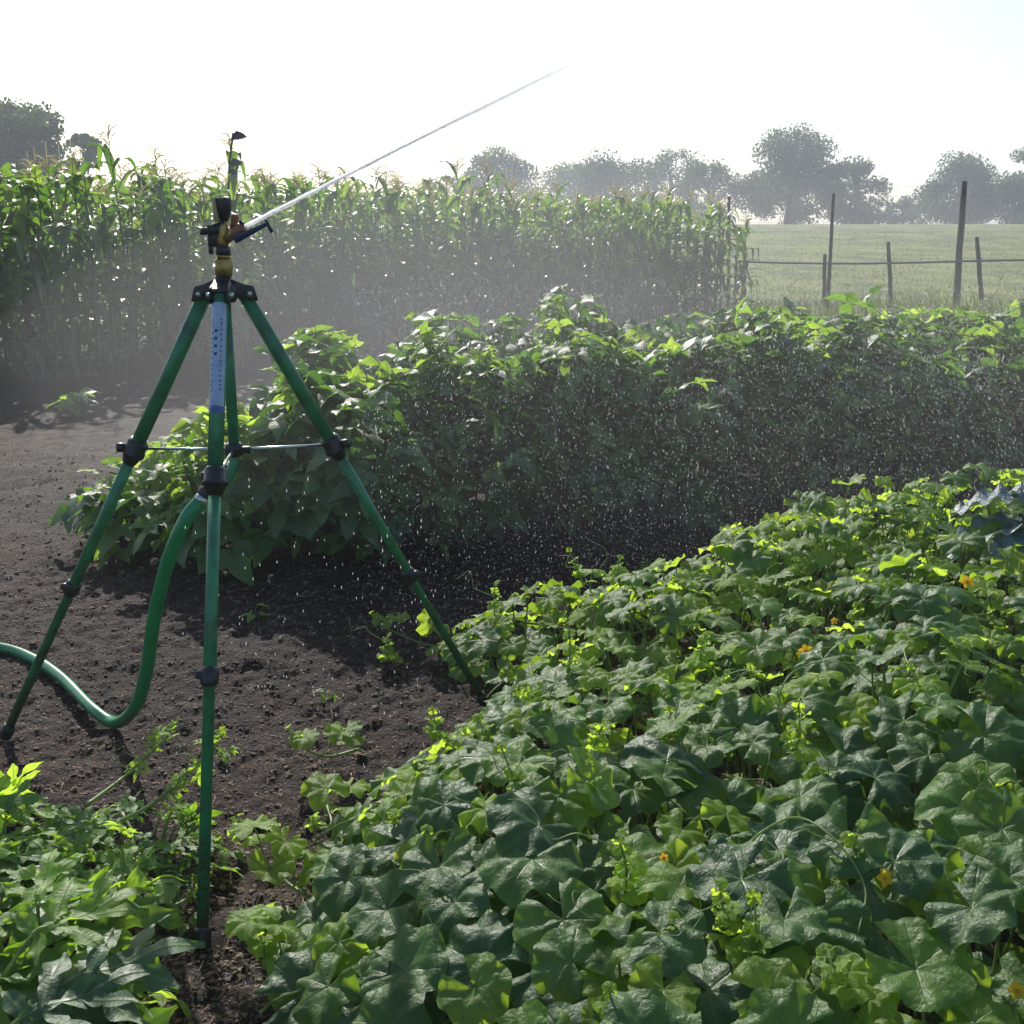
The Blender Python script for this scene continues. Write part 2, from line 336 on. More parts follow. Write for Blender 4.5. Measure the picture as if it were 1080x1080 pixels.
def soil_mat():
    m, t, o = new_mat('garden_soil')
    geo = N(t, 'ShaderNodeNewGeometry'); P = geo.outputs['Position']
    b = N(t, 'ShaderNodeBsdfPrincipled'); b.inputs['Specular IOR Level'].default_value = 0.2
    n1 = N(t, 'ShaderNodeTexNoise'); n1.inputs['Scale'].default_value = 34; n1.inputs['Detail'].default_value = 8; n1.inputs['Roughness'].default_value = 0.7
    n1.inputs['Scale'].default_value = 70; n1.inputs['Roughness'].default_value = 0.8
    n2 = N(t, 'ShaderNodeTexNoise'); n2.inputs['Scale'].default_value = 1.6; n2.inputs['Detail'].default_value = 5
    for n in (n1, n2): t.links.new(P, n.inputs['Vector'])
    c1 = ramp(t, n1.outputs['Fac'], [(0.38, (0.006, 0.003, 0.0018)), (0.52, (0.023, 0.0118, 0.0066)), (0.62, (0.13, 0.072, 0.042))])
    mx = N(t, 'ShaderNodeMix', data_type='RGBA', blend_type='MULTIPLY'); mx.inputs['Factor'].default_value = 1
    t.links.new(c1, mx.inputs[6]); n3 = N(t, 'ShaderNodeTexNoise'); n3.inputs['Scale'].default_value = 13; n3.inputs['Detail'].default_value = 6; n3.inputs['Roughness'].default_value = 0.75; t.links.new(P, n3.inputs['Vector'])
    t.links.new(ramp(t, math_(t, 'MULTIPLY_ADD', n3.outputs['Fac'], 0.6, math_(t, 'MULTIPLY', n2.outputs['Fac'], 0.4)), [(0.38, (0.45, 0.41, 0.40)), (0.52, (1.0, 0.93, 0.88)), (0.62, (1.35, 1.2, 1.1))]), mx.inputs[7])
    # wet ring round the front foot
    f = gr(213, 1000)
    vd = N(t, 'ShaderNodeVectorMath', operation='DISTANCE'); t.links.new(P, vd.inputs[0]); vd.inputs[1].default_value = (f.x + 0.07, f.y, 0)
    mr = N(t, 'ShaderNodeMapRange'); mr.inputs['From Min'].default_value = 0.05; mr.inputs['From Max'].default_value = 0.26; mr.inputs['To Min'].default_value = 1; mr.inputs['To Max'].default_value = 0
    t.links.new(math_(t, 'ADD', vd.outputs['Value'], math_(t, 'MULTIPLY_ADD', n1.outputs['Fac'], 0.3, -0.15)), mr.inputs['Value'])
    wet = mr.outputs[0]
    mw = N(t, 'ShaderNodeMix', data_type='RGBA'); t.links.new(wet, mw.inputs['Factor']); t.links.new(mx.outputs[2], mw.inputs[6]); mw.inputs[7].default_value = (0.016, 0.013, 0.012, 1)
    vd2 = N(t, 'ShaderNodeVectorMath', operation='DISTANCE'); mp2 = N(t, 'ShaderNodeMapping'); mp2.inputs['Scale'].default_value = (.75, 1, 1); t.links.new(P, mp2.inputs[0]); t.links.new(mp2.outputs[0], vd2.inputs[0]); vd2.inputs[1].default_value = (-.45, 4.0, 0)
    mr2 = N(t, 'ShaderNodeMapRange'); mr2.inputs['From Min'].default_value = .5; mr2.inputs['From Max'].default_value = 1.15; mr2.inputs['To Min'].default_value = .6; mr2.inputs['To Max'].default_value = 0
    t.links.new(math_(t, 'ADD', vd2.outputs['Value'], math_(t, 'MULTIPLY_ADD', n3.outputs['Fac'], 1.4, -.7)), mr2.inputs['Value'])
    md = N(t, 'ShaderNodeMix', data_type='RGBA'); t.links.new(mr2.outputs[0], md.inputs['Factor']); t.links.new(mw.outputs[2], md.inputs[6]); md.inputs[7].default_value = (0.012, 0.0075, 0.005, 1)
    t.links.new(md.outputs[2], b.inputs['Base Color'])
    t.links.new(math_(t, 'MULTIPLY_ADD', wet, -0.6, 0.78), b.inputs['Roughness'])
    vo = N(t, 'ShaderNodeTexVoronoi'); vo.inputs['Scale'].default_value = 95; t.links.new(P, vo.inputs['Vector'])
    bp = N(t, 'ShaderNodeBump'); bp.inputs['Strength'].default_value = 1.0; bp.inputs['Distance'].default_value = 0.014
    t.links.new(math_(t, 'SUBTRACT', n1.outputs['Fac'], math_(t, 'MULTIPLY', vo.outputs['Distance'], 0.5)), bp.inputs['Height']); t.links.new(bp.outputs[0], b.inputs['Normal'])
    t.links.new(b.outputs[0], o.inputs[0]); return m
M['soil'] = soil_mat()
M['crumb'] = plain_mat('soil_crumb', (0.19, 0.11, 0.068), 0.8, c2=(0.034, 0.019, 0.011), scale=28, bump=0.7, bscale=150)
M['chip'] = plain_mat('dry_straw_and_chips', (0.48, 0.33, 0.21), 0.8, c2=(0.12, 0.07, 0.045), scale=5)
def pasture_mat():
    m, t, o = new_mat('pasture_grass')
    geo = N(t, 'ShaderNodeNewGeometry'); P = geo.outputs['Position']; b = N(t, 'ShaderNodeBsdfPrincipled'); b.inputs['Roughness'].default_value = 0.9
    mp = N(t, 'ShaderNodeMapping'); mp.inputs['Scale'].default_value = (1, 0.5, 1); t.links.new(P, mp.inputs[0])
    n1 = N(t, 'ShaderNodeTexNoise'); n1.inputs['Scale'].default_value = 0.5; n1.inputs['Detail'].default_value = 9; n1.inputs['Roughness'].default_value = 0.65
    n2 = N(t, 'ShaderNodeTexNoise'); n2.inputs['Scale'].default_value = 9; n2.inputs['Detail'].default_value = 5
    t.links.new(mp.outputs[0], n1.inputs['Vector']); t.links.new(P, n2.inputs['Vector'])
    c = ramp(t, math_(t, 'MULTIPLY_ADD', n2.outputs['Fac'], 0.4, math_(t, 'MULTIPLY', n1.outputs['Fac'], 0.6)), [(0.42, (0.065, 0.095, 0.014)), (0.5, (0.13, 0.165, 0.026)), (0.58, (0.24, 0.235, 0.06))])
    t.links.new(c, b.inputs['Base Color'])
    bp = N(t, 'ShaderNodeBump'); bp.inputs['Strength'].default_value = 1; bp.inputs['Distance'].default_value = 0.1
    t.links.new(n2.outputs['Fac'], bp.inputs['Height']); t.links.new(bp.outputs[0], b.inputs['Normal'])
    t.links.new(b.outputs[0], o.inputs[0]); return m
M['pasture'] = pasture_mat()

# ------------------------------------------------------------------ ground
def hill(x, y):
    """pasture height: rises to a crest about 110 m away and falls behind it"""
    t = np.clip((y - 22) / 90, 0, 1); z = 1.80 * (t * t * (3 - 2 * t)) ** 0.85
    z = z - np.clip(y - 112, 0, None) * 0.008
    return z + vnoise(x, y, 0.03) * 0.10 * t
def soilz(x, y):
    near = np.clip(1 - (np.hypot(x, y - 4) - 7) / 3, 0.12, 1)
    z = (vnoise(x, y, 1.3) * 0.05 + vnoise(x, y, 4) * 0.026 + vnoise(x, y, 11) * 0.017 + vnoise(x, y, 31) * 0.022) * near
    return z
def sheet(name, xs, ys, zf, mat):
    X, Y = np.meshgrid(xs, ys, indexing='ij')
    V = np.stack([X, Y, zf(X, Y)], -1).reshape(-1, 3)
    g = G(); F = grid_tris(len(xs), len(ys)); F = F[:, ::-1]
    g.add(V, F); return tag(g.build(name, mat), kind='structure')
xs = np.concatenate([-np.geomspace(420, 6, 22), np.linspace(-5.6, -2.2, 60), np.linspace(-2.18, 0.9, 260), np.linspace(.95, 5.6, 60), np.geomspace(6, 420, 22)])
ys = np.concatenate([[-30, -10, -3, 0, 0.8], np.linspace(1.4, 5, 270), np.linspace(5.03, 10, 110), np.linspace(10.3, 24, 30), np.geomspace(25, 420, 34)])
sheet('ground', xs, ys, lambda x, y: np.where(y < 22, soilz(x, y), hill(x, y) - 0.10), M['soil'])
xs = np.concatenate([-np.geomspace(420, 6, 40)[:-1], np.linspace(-6, 40, 60), np.geomspace(42, 420, 26)])
ys = np.concatenate([np.linspace(16.5, 45, 60), np.geomspace(46, 420, 90)])
sheet('pasture', xs, ys, lambda x, y: hill(x, y) + 0.03 + vnoise(x, y, 1.1) * 0.05, M['pasture'])

# grass of the pasture: stuff
def blades(name, n, xr, yr, h, wd, label, zf=hill):
    k = n; X = rng.uniform(*xr, k); Y = yr[0] + (yr[1] - yr[0]) * rng.random(k) ** 1.6
    dens = vnoise(X, Y, 0.6) + vnoise(X, Y, 2.5) * 0.6; keep = dens > -0.25; X, Y = X[keep], Y[keep]; k = len(X)
    Z = zf(X, Y)
    a = rng.uniform(0, 6.28, k); hh = h * rng.uniform(0.5, 1.3, k); lean = rng.normal(0, 0.35, (k, 2)) * hh[:, None]
    dx, dy = np.cos(a) * wd, np.sin(a) * wd
    V = np.stack([np.stack([X - dx, Y - dy, Z], -1), np.stack([X + dx, Y + dy, Z], -1), np.stack([X + lean[:, 0], Y + lean[:, 1], Z + hh], -1)], 1).reshape(-1, 3)
    g = G(); g.add(V, np.arange(3 * k).reshape(-1, 3), None, np.repeat(rng.random(k), 3))
    return tag(g.build(name, M['grass']), label, name.replace('_', ' '), kind='stuff')
blades('grass', 42000, (1, 34), (22, 75), 0.10, 0.014, 'short pale green grass covering the pasture slope')
blades('tall_grass', 6500, (3.2, 16), (17.2, 22.6), 0.36, 0.010, 'rough taller grass growing along the foot of the wire fence', zf=lambda x, y: np.zeros_like(x))

# soil crumbs and straw
def rand_dirs(k, base, spread):
    n = np.tile(np.array(base, float), (k, 1)) + rng.normal(0, spread, (k, 3)); return n / np.linalg.norm(n, axis=1, keepdims=True)
def rock_tpl(seed):
    r = np.random.default_rng(seed); V = []; n, m = 4, 7
    V.append((0, 0, 1))
    for i in range(1, n):
        for j in range(m):
            th = math.pi * i / n; ph = 2 * math.pi * (j + 0.5 * (i % 2)) / m
            V.append((math.sin(th) * math.cos(ph), math.sin(th) * math.sin(ph), math.cos(th)))
    V.append((0, 0, -1)); V = np.array(V) * (1 + r.uniform(-0.3, 0.3, (len(V), 1))) * (1, 0.8, 0.42)
    F = []
    for j in range(m): F.append((0, 1 + j, 1 + (j + 1) % m)); F.append((len(V) - 1, 1 + (n - 2) * m + (j + 1) % m, 1 + (n - 2) * m + j))
    F = np.vstack([np.array(F), grid_tris(n - 1, m, True)[:, ::-1] + 1])
    return V, F, np.zeros((len(V), 2))
def rand_rot(k):
    q = rng.normal(size=(k, 4)); q /= np.linalg.norm(q, axis=1, keepdims=True); a, b, c, d = q.T
    return np.stack([np.stack([1 - 2 * (c * c + d * d), 2 * (b * c - a * d), 2 * (b * d + a * c)], -1),
                     np.stack([2 * (b * c + a * d), 1 - 2 * (b * b + d * d), 2 * (c * d - a * b)], -1),
                     np.stack([2 * (b * d - a * c), 2 * (c * d + a * b), 1 - 2 * (b * b + c * c)], -1)], 1)
def soil_pts(k, y0=1.5, y1=9.0):
    Y = y0 + (y1 - y0) * rng.random(k) ** 1.7; X = rng.uniform(-0.56, 0.35, k) * (Y + 0.3) + 0.05
    return X, Y
g = G()
for s in range(5):
    k = 11000; X, Y = soil_pts(k, 1.5, 8); sz = 0.003 + 0.0055 * rng.random(k) ** 3 + 0.010 * rng.random(k) ** 24
    g.many(rock_tpl(s), frames(rand_dirs(k, (0, 0, 1), .25), rand_dirs(k, (0, 0, 0), 1)) * sz[:, None, None], np.stack([X, Y, soilz(X, Y) + sz * 0.05], -1), rng.random(k))
tag(g.build('soil_crumbs', M['crumb'], smooth=False), 'loose crumbs and clods of dark garden soil between the rows', 'soil crumbs', kind='stuff')
g = G()
k = 26000; X, Y = soil_pts(k, 1.5, 8)
st = (np.array([[-1, -.06, 0], [1, -.04, .02], [0.2, .09, 0.10], [-.7, .07, .0]]), np.array([[0, 1, 2], [0, 2, 3]]), np.zeros((4, 2)))
az = rng.uniform(0, 6.28, k); tl = rng.normal(0, 0.5, (k, 2)); Mf = frames(np.stack([tl[:, 0], tl[:, 1], np.ones(k)], -1), np.stack([np.cos(az), np.sin(az), 0 * az], -1))
sz = 0.0045 + 0.014 * rng.random(k) ** 4
g.many(st, Mf * sz[:, None, None], np.stack([X, Y, soilz(X, Y) + 0.006], -1), rng.random(k))
tag(g.build('straw_litter', M['chip'], smooth=False), 'small chips and bits of straw littering the dark soil', 'straw litter', kind='stuff')

# ------------------------------------------------------------------ leaf templates
def strip(L, W, curve, nl=8, nw=3, fold=0.15, wave=0.0, wf=3.0, ph=0.0, lobes=None):
    """leaf blade: length L, width profile W(t), centre line curve(t)->(y,z)"""
    t = np.linspace(0, 1, nl); s = np.linspace(-1, 1, nw)
    T, S = np.meshgrid(t, s, indexing='ij')
    yz = np.array([curve(a) for a in t]); w = np.array([W(a) for a in t])
    X = S * w[:, None]; Yc = yz[:, 0][:, None] + 0 * S
    Z = yz[:, 1][:, None] + fold * np.abs(X) + wave * np.sin(T * wf * 2 * math.pi + ph + S * 1.0) * S * S * w.max()
    if lobes: Yc = Yc + lobes * np.abs(S)
    return np.stack([X, Yc, Z], -1).reshape(-1, 3), grid_tris(nl, nw)[:, ::-1], np.stack([X / L, np.repeat(t, nw).reshape(nl, nw)], -1).reshape(-1, 2)

def melon_leaf(seed, na=61, nr=10):
    r = np.random.default_rng(seed); gap = R(16 + 8 * r.random())
    th = np.linspace(-math.pi + gap, math.pi - gap, na); rr = np.linspace(0, 1, nr) ** 0.8
    RR, TH = np.meshgrid(rr, th, indexing='ij')
    teeth = 0.03 * np.abs(np.sin(th * 8 + 0.5 * np.sin(th * 3))) + r.normal(0, 0.006, na)
    out_ = 0.5 * (0.90 + 0.15 * np.abs(np.cos(3 * th)) ** 0.7 + 0.02 * np.cos(th) + 0.03 * np.sin(2 * th + r.uniform(0, 6)) + teeth)
    rad = RR * out_[None]
    X = rad * np.sin(TH); Y = rad * np.cos(TH)
    cup = r.uniform(0.1, 0.5); droop = r.uniform(0.35, 0.95)
    Z = cup * rad ** 1.1 - droop * rad ** 2.6 * 1.5
    Z += (RR ** 2) * (0.028 * np.sin(TH * 2 + r.uniform(0, 6)) + r.uniform(0.04, 0.08) * RR * np.sin(TH * (7 + r.integers(0, 3)) + r.uniform(0, 6)))
    Z += 0.06 * RR * (1 - RR * .6) * (1 - np.cos(6 * TH)) * 0.5 + RR ** 3 * 0.008 * np.sin(TH * 17 + r.uniform(0, 6))
    Z += r.uniform(-0.2, 0.2) * X ** 2 * 2 + r.uniform(-0.3, 0.1) * Y * np.abs(Y)
    Z += (vnoise(X + seed * 3.1, Y, 7) * .055 + vnoise(X + seed * 3.1, Y, 15) * .022) * np.minimum(1, RR * 2)
    return np.stack([X, Y, Z], -1).reshape(-1, 3), grid_tris(nr, na), np.stack([X, Y], -1).reshape(-1, 2)
MEL_HI = [melon_leaf(100 + i) for i in range(14)]
MEL_LO = [melon_leaf(200 + i, 37, 5) for i in range(12)]

def bean_leaflet(seed, nl=7, nw=5):
    r = np.random.default_rng(seed); d = r.uniform(0.2, 0.8)
    W = lambda t: 0.36 * math.sin(math.pi * min(1, t * 0.97 + 0.02) ** 0.62) ** 0.9 * (1 - 0.25 * t) + 0.003
    c = lambda t: (t, -d * t * t * 0.6 + 0.08 * t)
    return strip(1, W, c, nl, nw, fold=r.uniform(0.0, 0.4), wave=r.uniform(0.05, 0.2), wf=1.5, ph=r.uniform(0, 6))
def rot_z(V, a): c, s = math.cos(a), math.sin(a); return V @ np.array([[c, s, 0], [-s, c, 0], [0, 0, 1]])
def trifoliate(seed):
    r = np.random.default_rng(seed); g = G()
    for i, (a, off, sc_) in enumerate(((0, 0.16, 1.0), (R(78), 0.02, 0.88), (-R(78), 0.02, 0.88))):
        V, F, U = bean_leaflet(seed * 7 + i); V = V * sc_
        th = r.normal(0, 0.3); V = V @ np.array([[math.cos(th), 0, -math.sin(th)], [0, 1, 0], [math.sin(th), 0, math.cos(th)]])
        V = V + (0, off, 0); V = rot_z(V, a); g.add(V, F, U)
    return np.concatenate(g.V), np.concatenate(g.F), np.concatenate(g.U)
TRI = [trifoliate(300 + i) for i in range(10)]

def watermelon_leaf(seed):
    """deeply lobed leaf: midrib lobe, two pairs of side lobes, each with scalloped edges"""
    r = np.random.default_rng(seed); g = G(); d = r.uniform(0.15, 0.7)
    def lobe(L, w0, ang, y0, k):
        def W(t): return w0 * (math.sin(math.pi * min(1, t * 0.93 + 0.05)) ** 0.6) * (0.38 + 0.68 * abs(math.sin(t * math.pi * k + 0.5))) * (.55 + .45 * min(1, t * 2.5)) + 0.002
        V, F, U = strip(1, W, lambda t: (t * L, 0), 15, 5, fold=r.uniform(-.05, .25), wave=r.uniform(0.1, 0.3), wf=2, ph=r.uniform(0, 6))
        V = rot_z(V, ang) + (0, y0, 0.004 * k); g.add(V, F, U)
    lobe(1.0, 0.115, 0, 0, 3)
    for s in (1, -1):
        lobe(0.46, 0.085, s * R(48 + r.uniform(-6, 6)), 0.42, 2)
        lobe(0.58, 0.10, s * R(62 + r.uniform(-6, 6)), 0.16, 2)
        lobe(0.36, 0.07, s * R(108), 0.04, 1)
    V = np.concatenate(g.V); V[:, 2] += 0.15 * V[:, 1] - d * (V[:, 1] ** 2 + 0.8 * V[:, 0] ** 2) * 0.6 + 0.03 * np.sin(V[:, 0] * 9 + seed) + 0.03 * np.sin(V[:, 1] * 11)
    return V, np.concatenate(g.F), np.concatenate(g.U)
WML = [watermelon_leaf(400 + i) for i in range(10)]


def petioles(g, A, B, r0, t, sides=5):
    """curved stalks from A (k,3) to B (k,3)"""
    A = np.asarray(A); B = np.asarray(B); k = len(A); n = 5
    ts = np.linspace(0, 1, n)
    C = (A + B) / 2; C[:, :2] = A[:, :2] * 0.75 + B[:, :2] * 0.25; C[:, 2] = np.maximum(A[:, 2], B[:, 2] * 0.75)
    P = ((1 - ts) ** 2)[None, :, None] * A[:, None] + (2 * ts * (1 - ts))[None, :, None] * C[:, None] + (ts ** 2)[None, :, None] * B[:, None]
    d = np.gradient(P, axis=1); d /= np.linalg.norm(d, axis=2, keepdims=True) + 1e-9
    x = np.cross(d, (0.3, 0.9, 0.1)); x /= np.linalg.norm(x, axis=2, keepdims=True) + 1e-9; y = np.cross(d, x)
    an = np.arange(sides) * 2 * math.pi / sides
    rad = (np.asarray(r0) * np.ones(k))[:, None] * np.linspace(1, 0.65, n)[None]
    V = P[:, :, None] + (x[:, :, None] * np.cos(an)[None, None, :, None] + y[:, :, None] * np.sin(an)[None, None, :, None]) * rad[:, :, None, None]
    F = grid_tris(n, sides, True)
    FF = (F[None] + (np.arange(k) * n * sides)[:, None, None]).reshape(-1, 3)
    g.add(V.reshape(-1, 3), FF, None, t); return g

def tendril(g, p, d, L, rad=0.0012, turns=2.0, t=1.0, r=None):
    if isinstance(g, list): g.append(G()); g = g[-1]
    r = r or random; p = Vector(p); d = Vector(d).normalized(); x = d.orthogonal().normalized(); y = d.cross(x)
    rot = r.uniform(0, 6.28); bend = Vector((r.uniform(-1, 1), r.uniform(-1, 1), r.uniform(-.2, .8))) * 0.5
    P = []
    for i in range(26):
        f = i / 25; q = p + (d + bend * f) * L * f
        c = max(0, f - 0.45) / 0.55; a = turns * 6.28 * c + rot
        q = q + (x * (math.cos(a) - math.cos(rot)) + y * (math.sin(a) - math.sin(rot))) * 0.16 * L * min(1, c * 2)
        P.append(q)
    tube(g, P, [rad * (1 - 0.5 * i / 25) for i in range(26)], 5, t)

def shoot(gl, gs, p, d, L, tpls, size, k=8, bright=0.95):
    """growing tip: a stem with crowded small young leaves"""
    p = Vector(p); d = Vector(d).normalized()
    P = smooth_path([p, p + d * L * 0.5 + Vector((rng.normal(0, .01), rng.normal(0, .01), 0.01)), p + d * L + Vector((0, 0, L * 0.25))], 4)
    tube(gs, P, [0.0035 * (1 - 0.5 * i / (len(P) - 1)) for i in range(len(P))], 6, 0.8)
    for i in range(k):
        f = (i + 1) / k; q = P[int(f * (len(P) - 1))]; a = i * 2.4
        s = size * (1.25 - 0.85 * f) * rng.uniform(0.8, 1.2)
        hd = np.array([[math.cos(a), math.sin(a), 0.25 + f]]); nm = np.array([[-math.cos(a) * f * 0.9 + rng.normal(0, .25), -math.sin(a) * f * 0.9 + rng.normal(0, .25), 0.9]])
        off = Vector(hd[0]).normalized() * s * 0.25
        gl.many(tpls[rng.integers(len(tpls))], frames(nm, hd) * s, [tuple(q + off)], [min(1, bright * rng.uniform(0.85, 1.05))])
        petioles(gs, [tuple(q)], [tuple(q + off)], 0.0014, 0.9)

# ------------------------------------------------------------------ melon patch (foreground right)
edge = [gr(298, 1080), gr(300, 1000), gr(320, 950), gr(348, 900), gr(395, 857), gr(428, 822), gr(490, 790), gr(540, 745), gr(500, 725), gr(455, 700), gr(520, 672), gr(640, 672), gr(720, 635), gr(820, 600)]
poly = [(-0.30, 0.9)] + [(p.x, p.y) for p in edge] + [(1.75, 4.85), (2.6, 5.15), (3.4, 5.3), (3.4, 0.9)]
PX = np.array(poly)
def inside_dist(x, y):
    """signed distance to the patch outline, positive inside"""
    x = np.asarray(x, float); y = np.asarray(y, float); ins = np.zeros(x.shape, bool); dm = np.full(x.shape, 1e9)
    for i in range(len(PX)):
        ax, ay = PX[i]; bx, by = PX[(i + 1) % len(PX)]
        c = ((ay > y) != (by > y)) & (x < (bx - ax) * (y - ay) / (by - ay + 1e-12) + ax); ins ^= c
        t = np.clip(((x - ax) * (bx - ax) + (y - ay) * (by - ay)) / ((bx - ax) ** 2 + (by - ay) ** 2 + 1e-12), 0, 1)
        dm = np.minimum(dm, np.hypot(x - ax - t * (bx - ax), y - ay - t * (by - ay)))
    return np.where(ins, dm, -dm)
def canopy(x, y):
    d = inside_dist(x, y); s = np.clip(d / 0.55, 0, 1); s = s * (2 - s)
    return 0.05 + s * (0.34 + 0.05 * np.clip(x, 0, 2) + vnoise(x, y, 1.5) * 0.16 + vnoise(x, y, 4) * 0.08)
melon_seeds = [
    ((-0.15, 1.80), 'melon plant with drooping leaves at the lower left corner of the patch'),
    ((0.45, 1.60), 'melon plant with the largest dark leaves at the bottom centre of the photo'),
    ((1.20, 1.65), 'melon plant at the bottom right corner with yellow star flowers among dark leaves'),
    ((-0.20, 2.60), 'melon plant sprawling onto the soil path right of the front tripod leg'),
    ((0.55, 2.45), 'melon plant in the middle of the patch with lime shoots above dark leaves'),
    ((1.45, 2.60), 'melon plant at the right edge with a long curling pale tendril'),
    ((0.05, 3.45), 'melon plant round the foot of the right tripod leg with a curly tipped shoot'),
    ((0.75, 3.45), 'melon plant behind the middle of the patch with one yellow flower'),
    ((1.60, 3.55), 'melon plant on the right below the blue grey kale leaves'),
    ((1.15, 4.35), 'melon plant on the far shaded edge of the patch in front of the bean row'),
    ((2.20, 4.55), 'melon plant highest on the far right skyline of the melon patch'),
]
SD = np.array([s[0] for s in melon_seeds])
mel = [dict(leaf=G(), stem=G(), ten=[], root=empty('melon_plant', (s[0][0], s[0][1], 0))) for s in melon_seeds]
for m_, s in zip(mel, melon_seeds): tag(m_['root'], s[1], 'melon plant', 'melon plants in the foreground patch')
# poisson-like scatter of leaves
pts = []
cell = {}
def ok(x, y, r):
    i, j = int(x / 0.12), int(y / 0.12)
    for a in (-1, 0, 1):
        for b in (-1, 0, 1):
            for q in cell.get((i + a, j + b), ()):
                if (q[0] - x) ** 2 + (q[1] - y) ** 2 < r * r: return False
    cell.setdefault((i, j), []).append((x, y)); return True
cand = np.stack([rng.uniform(-0.75, 3.3, 30000), rng.uniform(0.95, 5.2, 30000)], -1)
dd = inside_dist(cand[:, 0], cand[:, 1])
cand = cand[(dd > 0.0) & (np.abs(cand[:, 0]) < 0.50 * cand[:, 1] + 0.45)]
for x, y in cand:
    if ok(x, y, 0.057 if y < 2.6 else 0.061): pts.append((x, y))
pts = np.array(pts)
own = np.argmin(((pts[:, None] - SD[None]) ** 2).sum(-1), 1)
H = canopy(pts[:, 0], pts[:, 1]); e = 0.05
gx = (canopy(pts[:, 0] + e, pts[:, 1]) - canopy(pts[:, 0] - e, pts[:, 1])) / (2 * e)
gy = (canopy(pts[:, 0], pts[:, 1] + e) - canopy(pts[:, 0], pts[:, 1] - e)) / (2 * e)
n_l = len(pts); lay = rng.random(n_l)
Z = H * np.where(lay < 0.55, rng.uniform(0.84, 1.12, n_l), rng.uniform(0.35, 0.85, n_l))
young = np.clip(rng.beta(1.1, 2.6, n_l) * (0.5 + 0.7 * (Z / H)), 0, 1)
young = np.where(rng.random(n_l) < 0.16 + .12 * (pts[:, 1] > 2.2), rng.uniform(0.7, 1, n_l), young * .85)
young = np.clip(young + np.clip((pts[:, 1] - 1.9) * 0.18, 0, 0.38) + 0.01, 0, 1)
size = (0.205 - 0.085 * young) * rng.uniform(0.75, 1.08, n_l) * np.interp(pts[:, 1], [1.5, 2.1, 2.9], [.93, .93, .84])
az = rng.uniform(0, 2 * math.pi, n_l); head = np.stack([np.cos(az), np.sin(az), np.zeros(n_l)], -1)
head[:, 1] -= 0.35
nrm = np.stack([-gx * 0.9, -gy * 0.9, np.ones(n_l)], -1) + rng.normal(0, 0.25, (n_l, 3)) * (1, 1, 0.3) + np.stack([0 * Z, -np.interp(pts[:, 1], [1.6, 2.8], [.42, .05]), 0 * Z], -1)
hm = np.hypot(nrm[:, 0], nrm[:, 1]); nrm[:, :2] *= np.minimum(1, 0.75 / np.maximum(hm, 1e-6))[:, None]
FR = frames(nrm, head)
for i in range(len(mel)):
    for hi in (True, False):
        tp = MEL_HI if hi else MEL_LO
        sel = np.where((own == i) & ((pts[:, 1] < 3.0) == hi))[0]
        if len(sel) == 0: continue
        k = rng.integers(0, len(tp), len(sel))
        for v in range(len(tp)):
            q = sel[k == v]
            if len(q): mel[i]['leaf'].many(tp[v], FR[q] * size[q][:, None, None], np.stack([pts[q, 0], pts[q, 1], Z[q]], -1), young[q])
    sel = np.where(own == i)[0]
    B = np.stack([pts[sel, 0], pts[sel, 1], Z[sel]], -1); A = B.copy(); A[:, :2] += rng.normal(0, 0.06, (len(sel), 2)); A[:, 2] = Z[sel] * rng.uniform(0.05, 0.5, len(sel))
    petioles(mel[i]['stem'], A, B, 0.0034, 0.6)
    # vines creeping through the plant
    c = Vector((*SD[i], 0.03))
    for v in range(6):
        a = v * 1.05 + rng.uniform(0, 1); P = [c.copy()]; q = c.copy()
        for s in range(6):
            a += rng.normal(0, 0.35); q2 = q + Vector((math.cos(a), math.sin(a), 0)) * 0.13
            if inside_dist(q2.x, q2.y) < 0.06: break
            q = q2; q.z = float(canopy(q.x, q.y)) * min(0.7, 0.2 + s * 0.12); P.append(q.copy())
        if len(P) > 2: Q = smooth_path(P, 5); tube(mel[i]['stem'], Q, [0.006 * (1 - 0.4 * j / len(Q)) for j in range(len(Q))], 7, 0.45)
def owner(x, y): return int(np.argmin(((np.array([x, y]) - SD) ** 2).sum(1)))
# young shoots and tendrils rising from the canopy
for _ in range(125):
    y = 1.35 + 3.6 * rng.random(); x = rng.uniform(-0.45, 0.56) * y + 0.2
    if inside_dist(x, y) < 0.08: continue
    i = owner(x, y); z = float(canopy(x, y)); d = (rng.normal(0, .6), rng.normal(0, .6), 0.9)
    if _ % 2 == 0: shoot(mel[i]['leaf'], mel[i]['stem'], (x, y, z * 0.9), d, rng.uniform(0.06, 0.12), MEL_LO, rng.uniform(0.04, 0.065), 7)
    tendril(mel[i]['ten'], (x, y, z * 0.95), (d[0], d[1], 0.6), rng.uniform(0.08, 0.2), 0.0012, rng.uniform(0.8, 2.2))
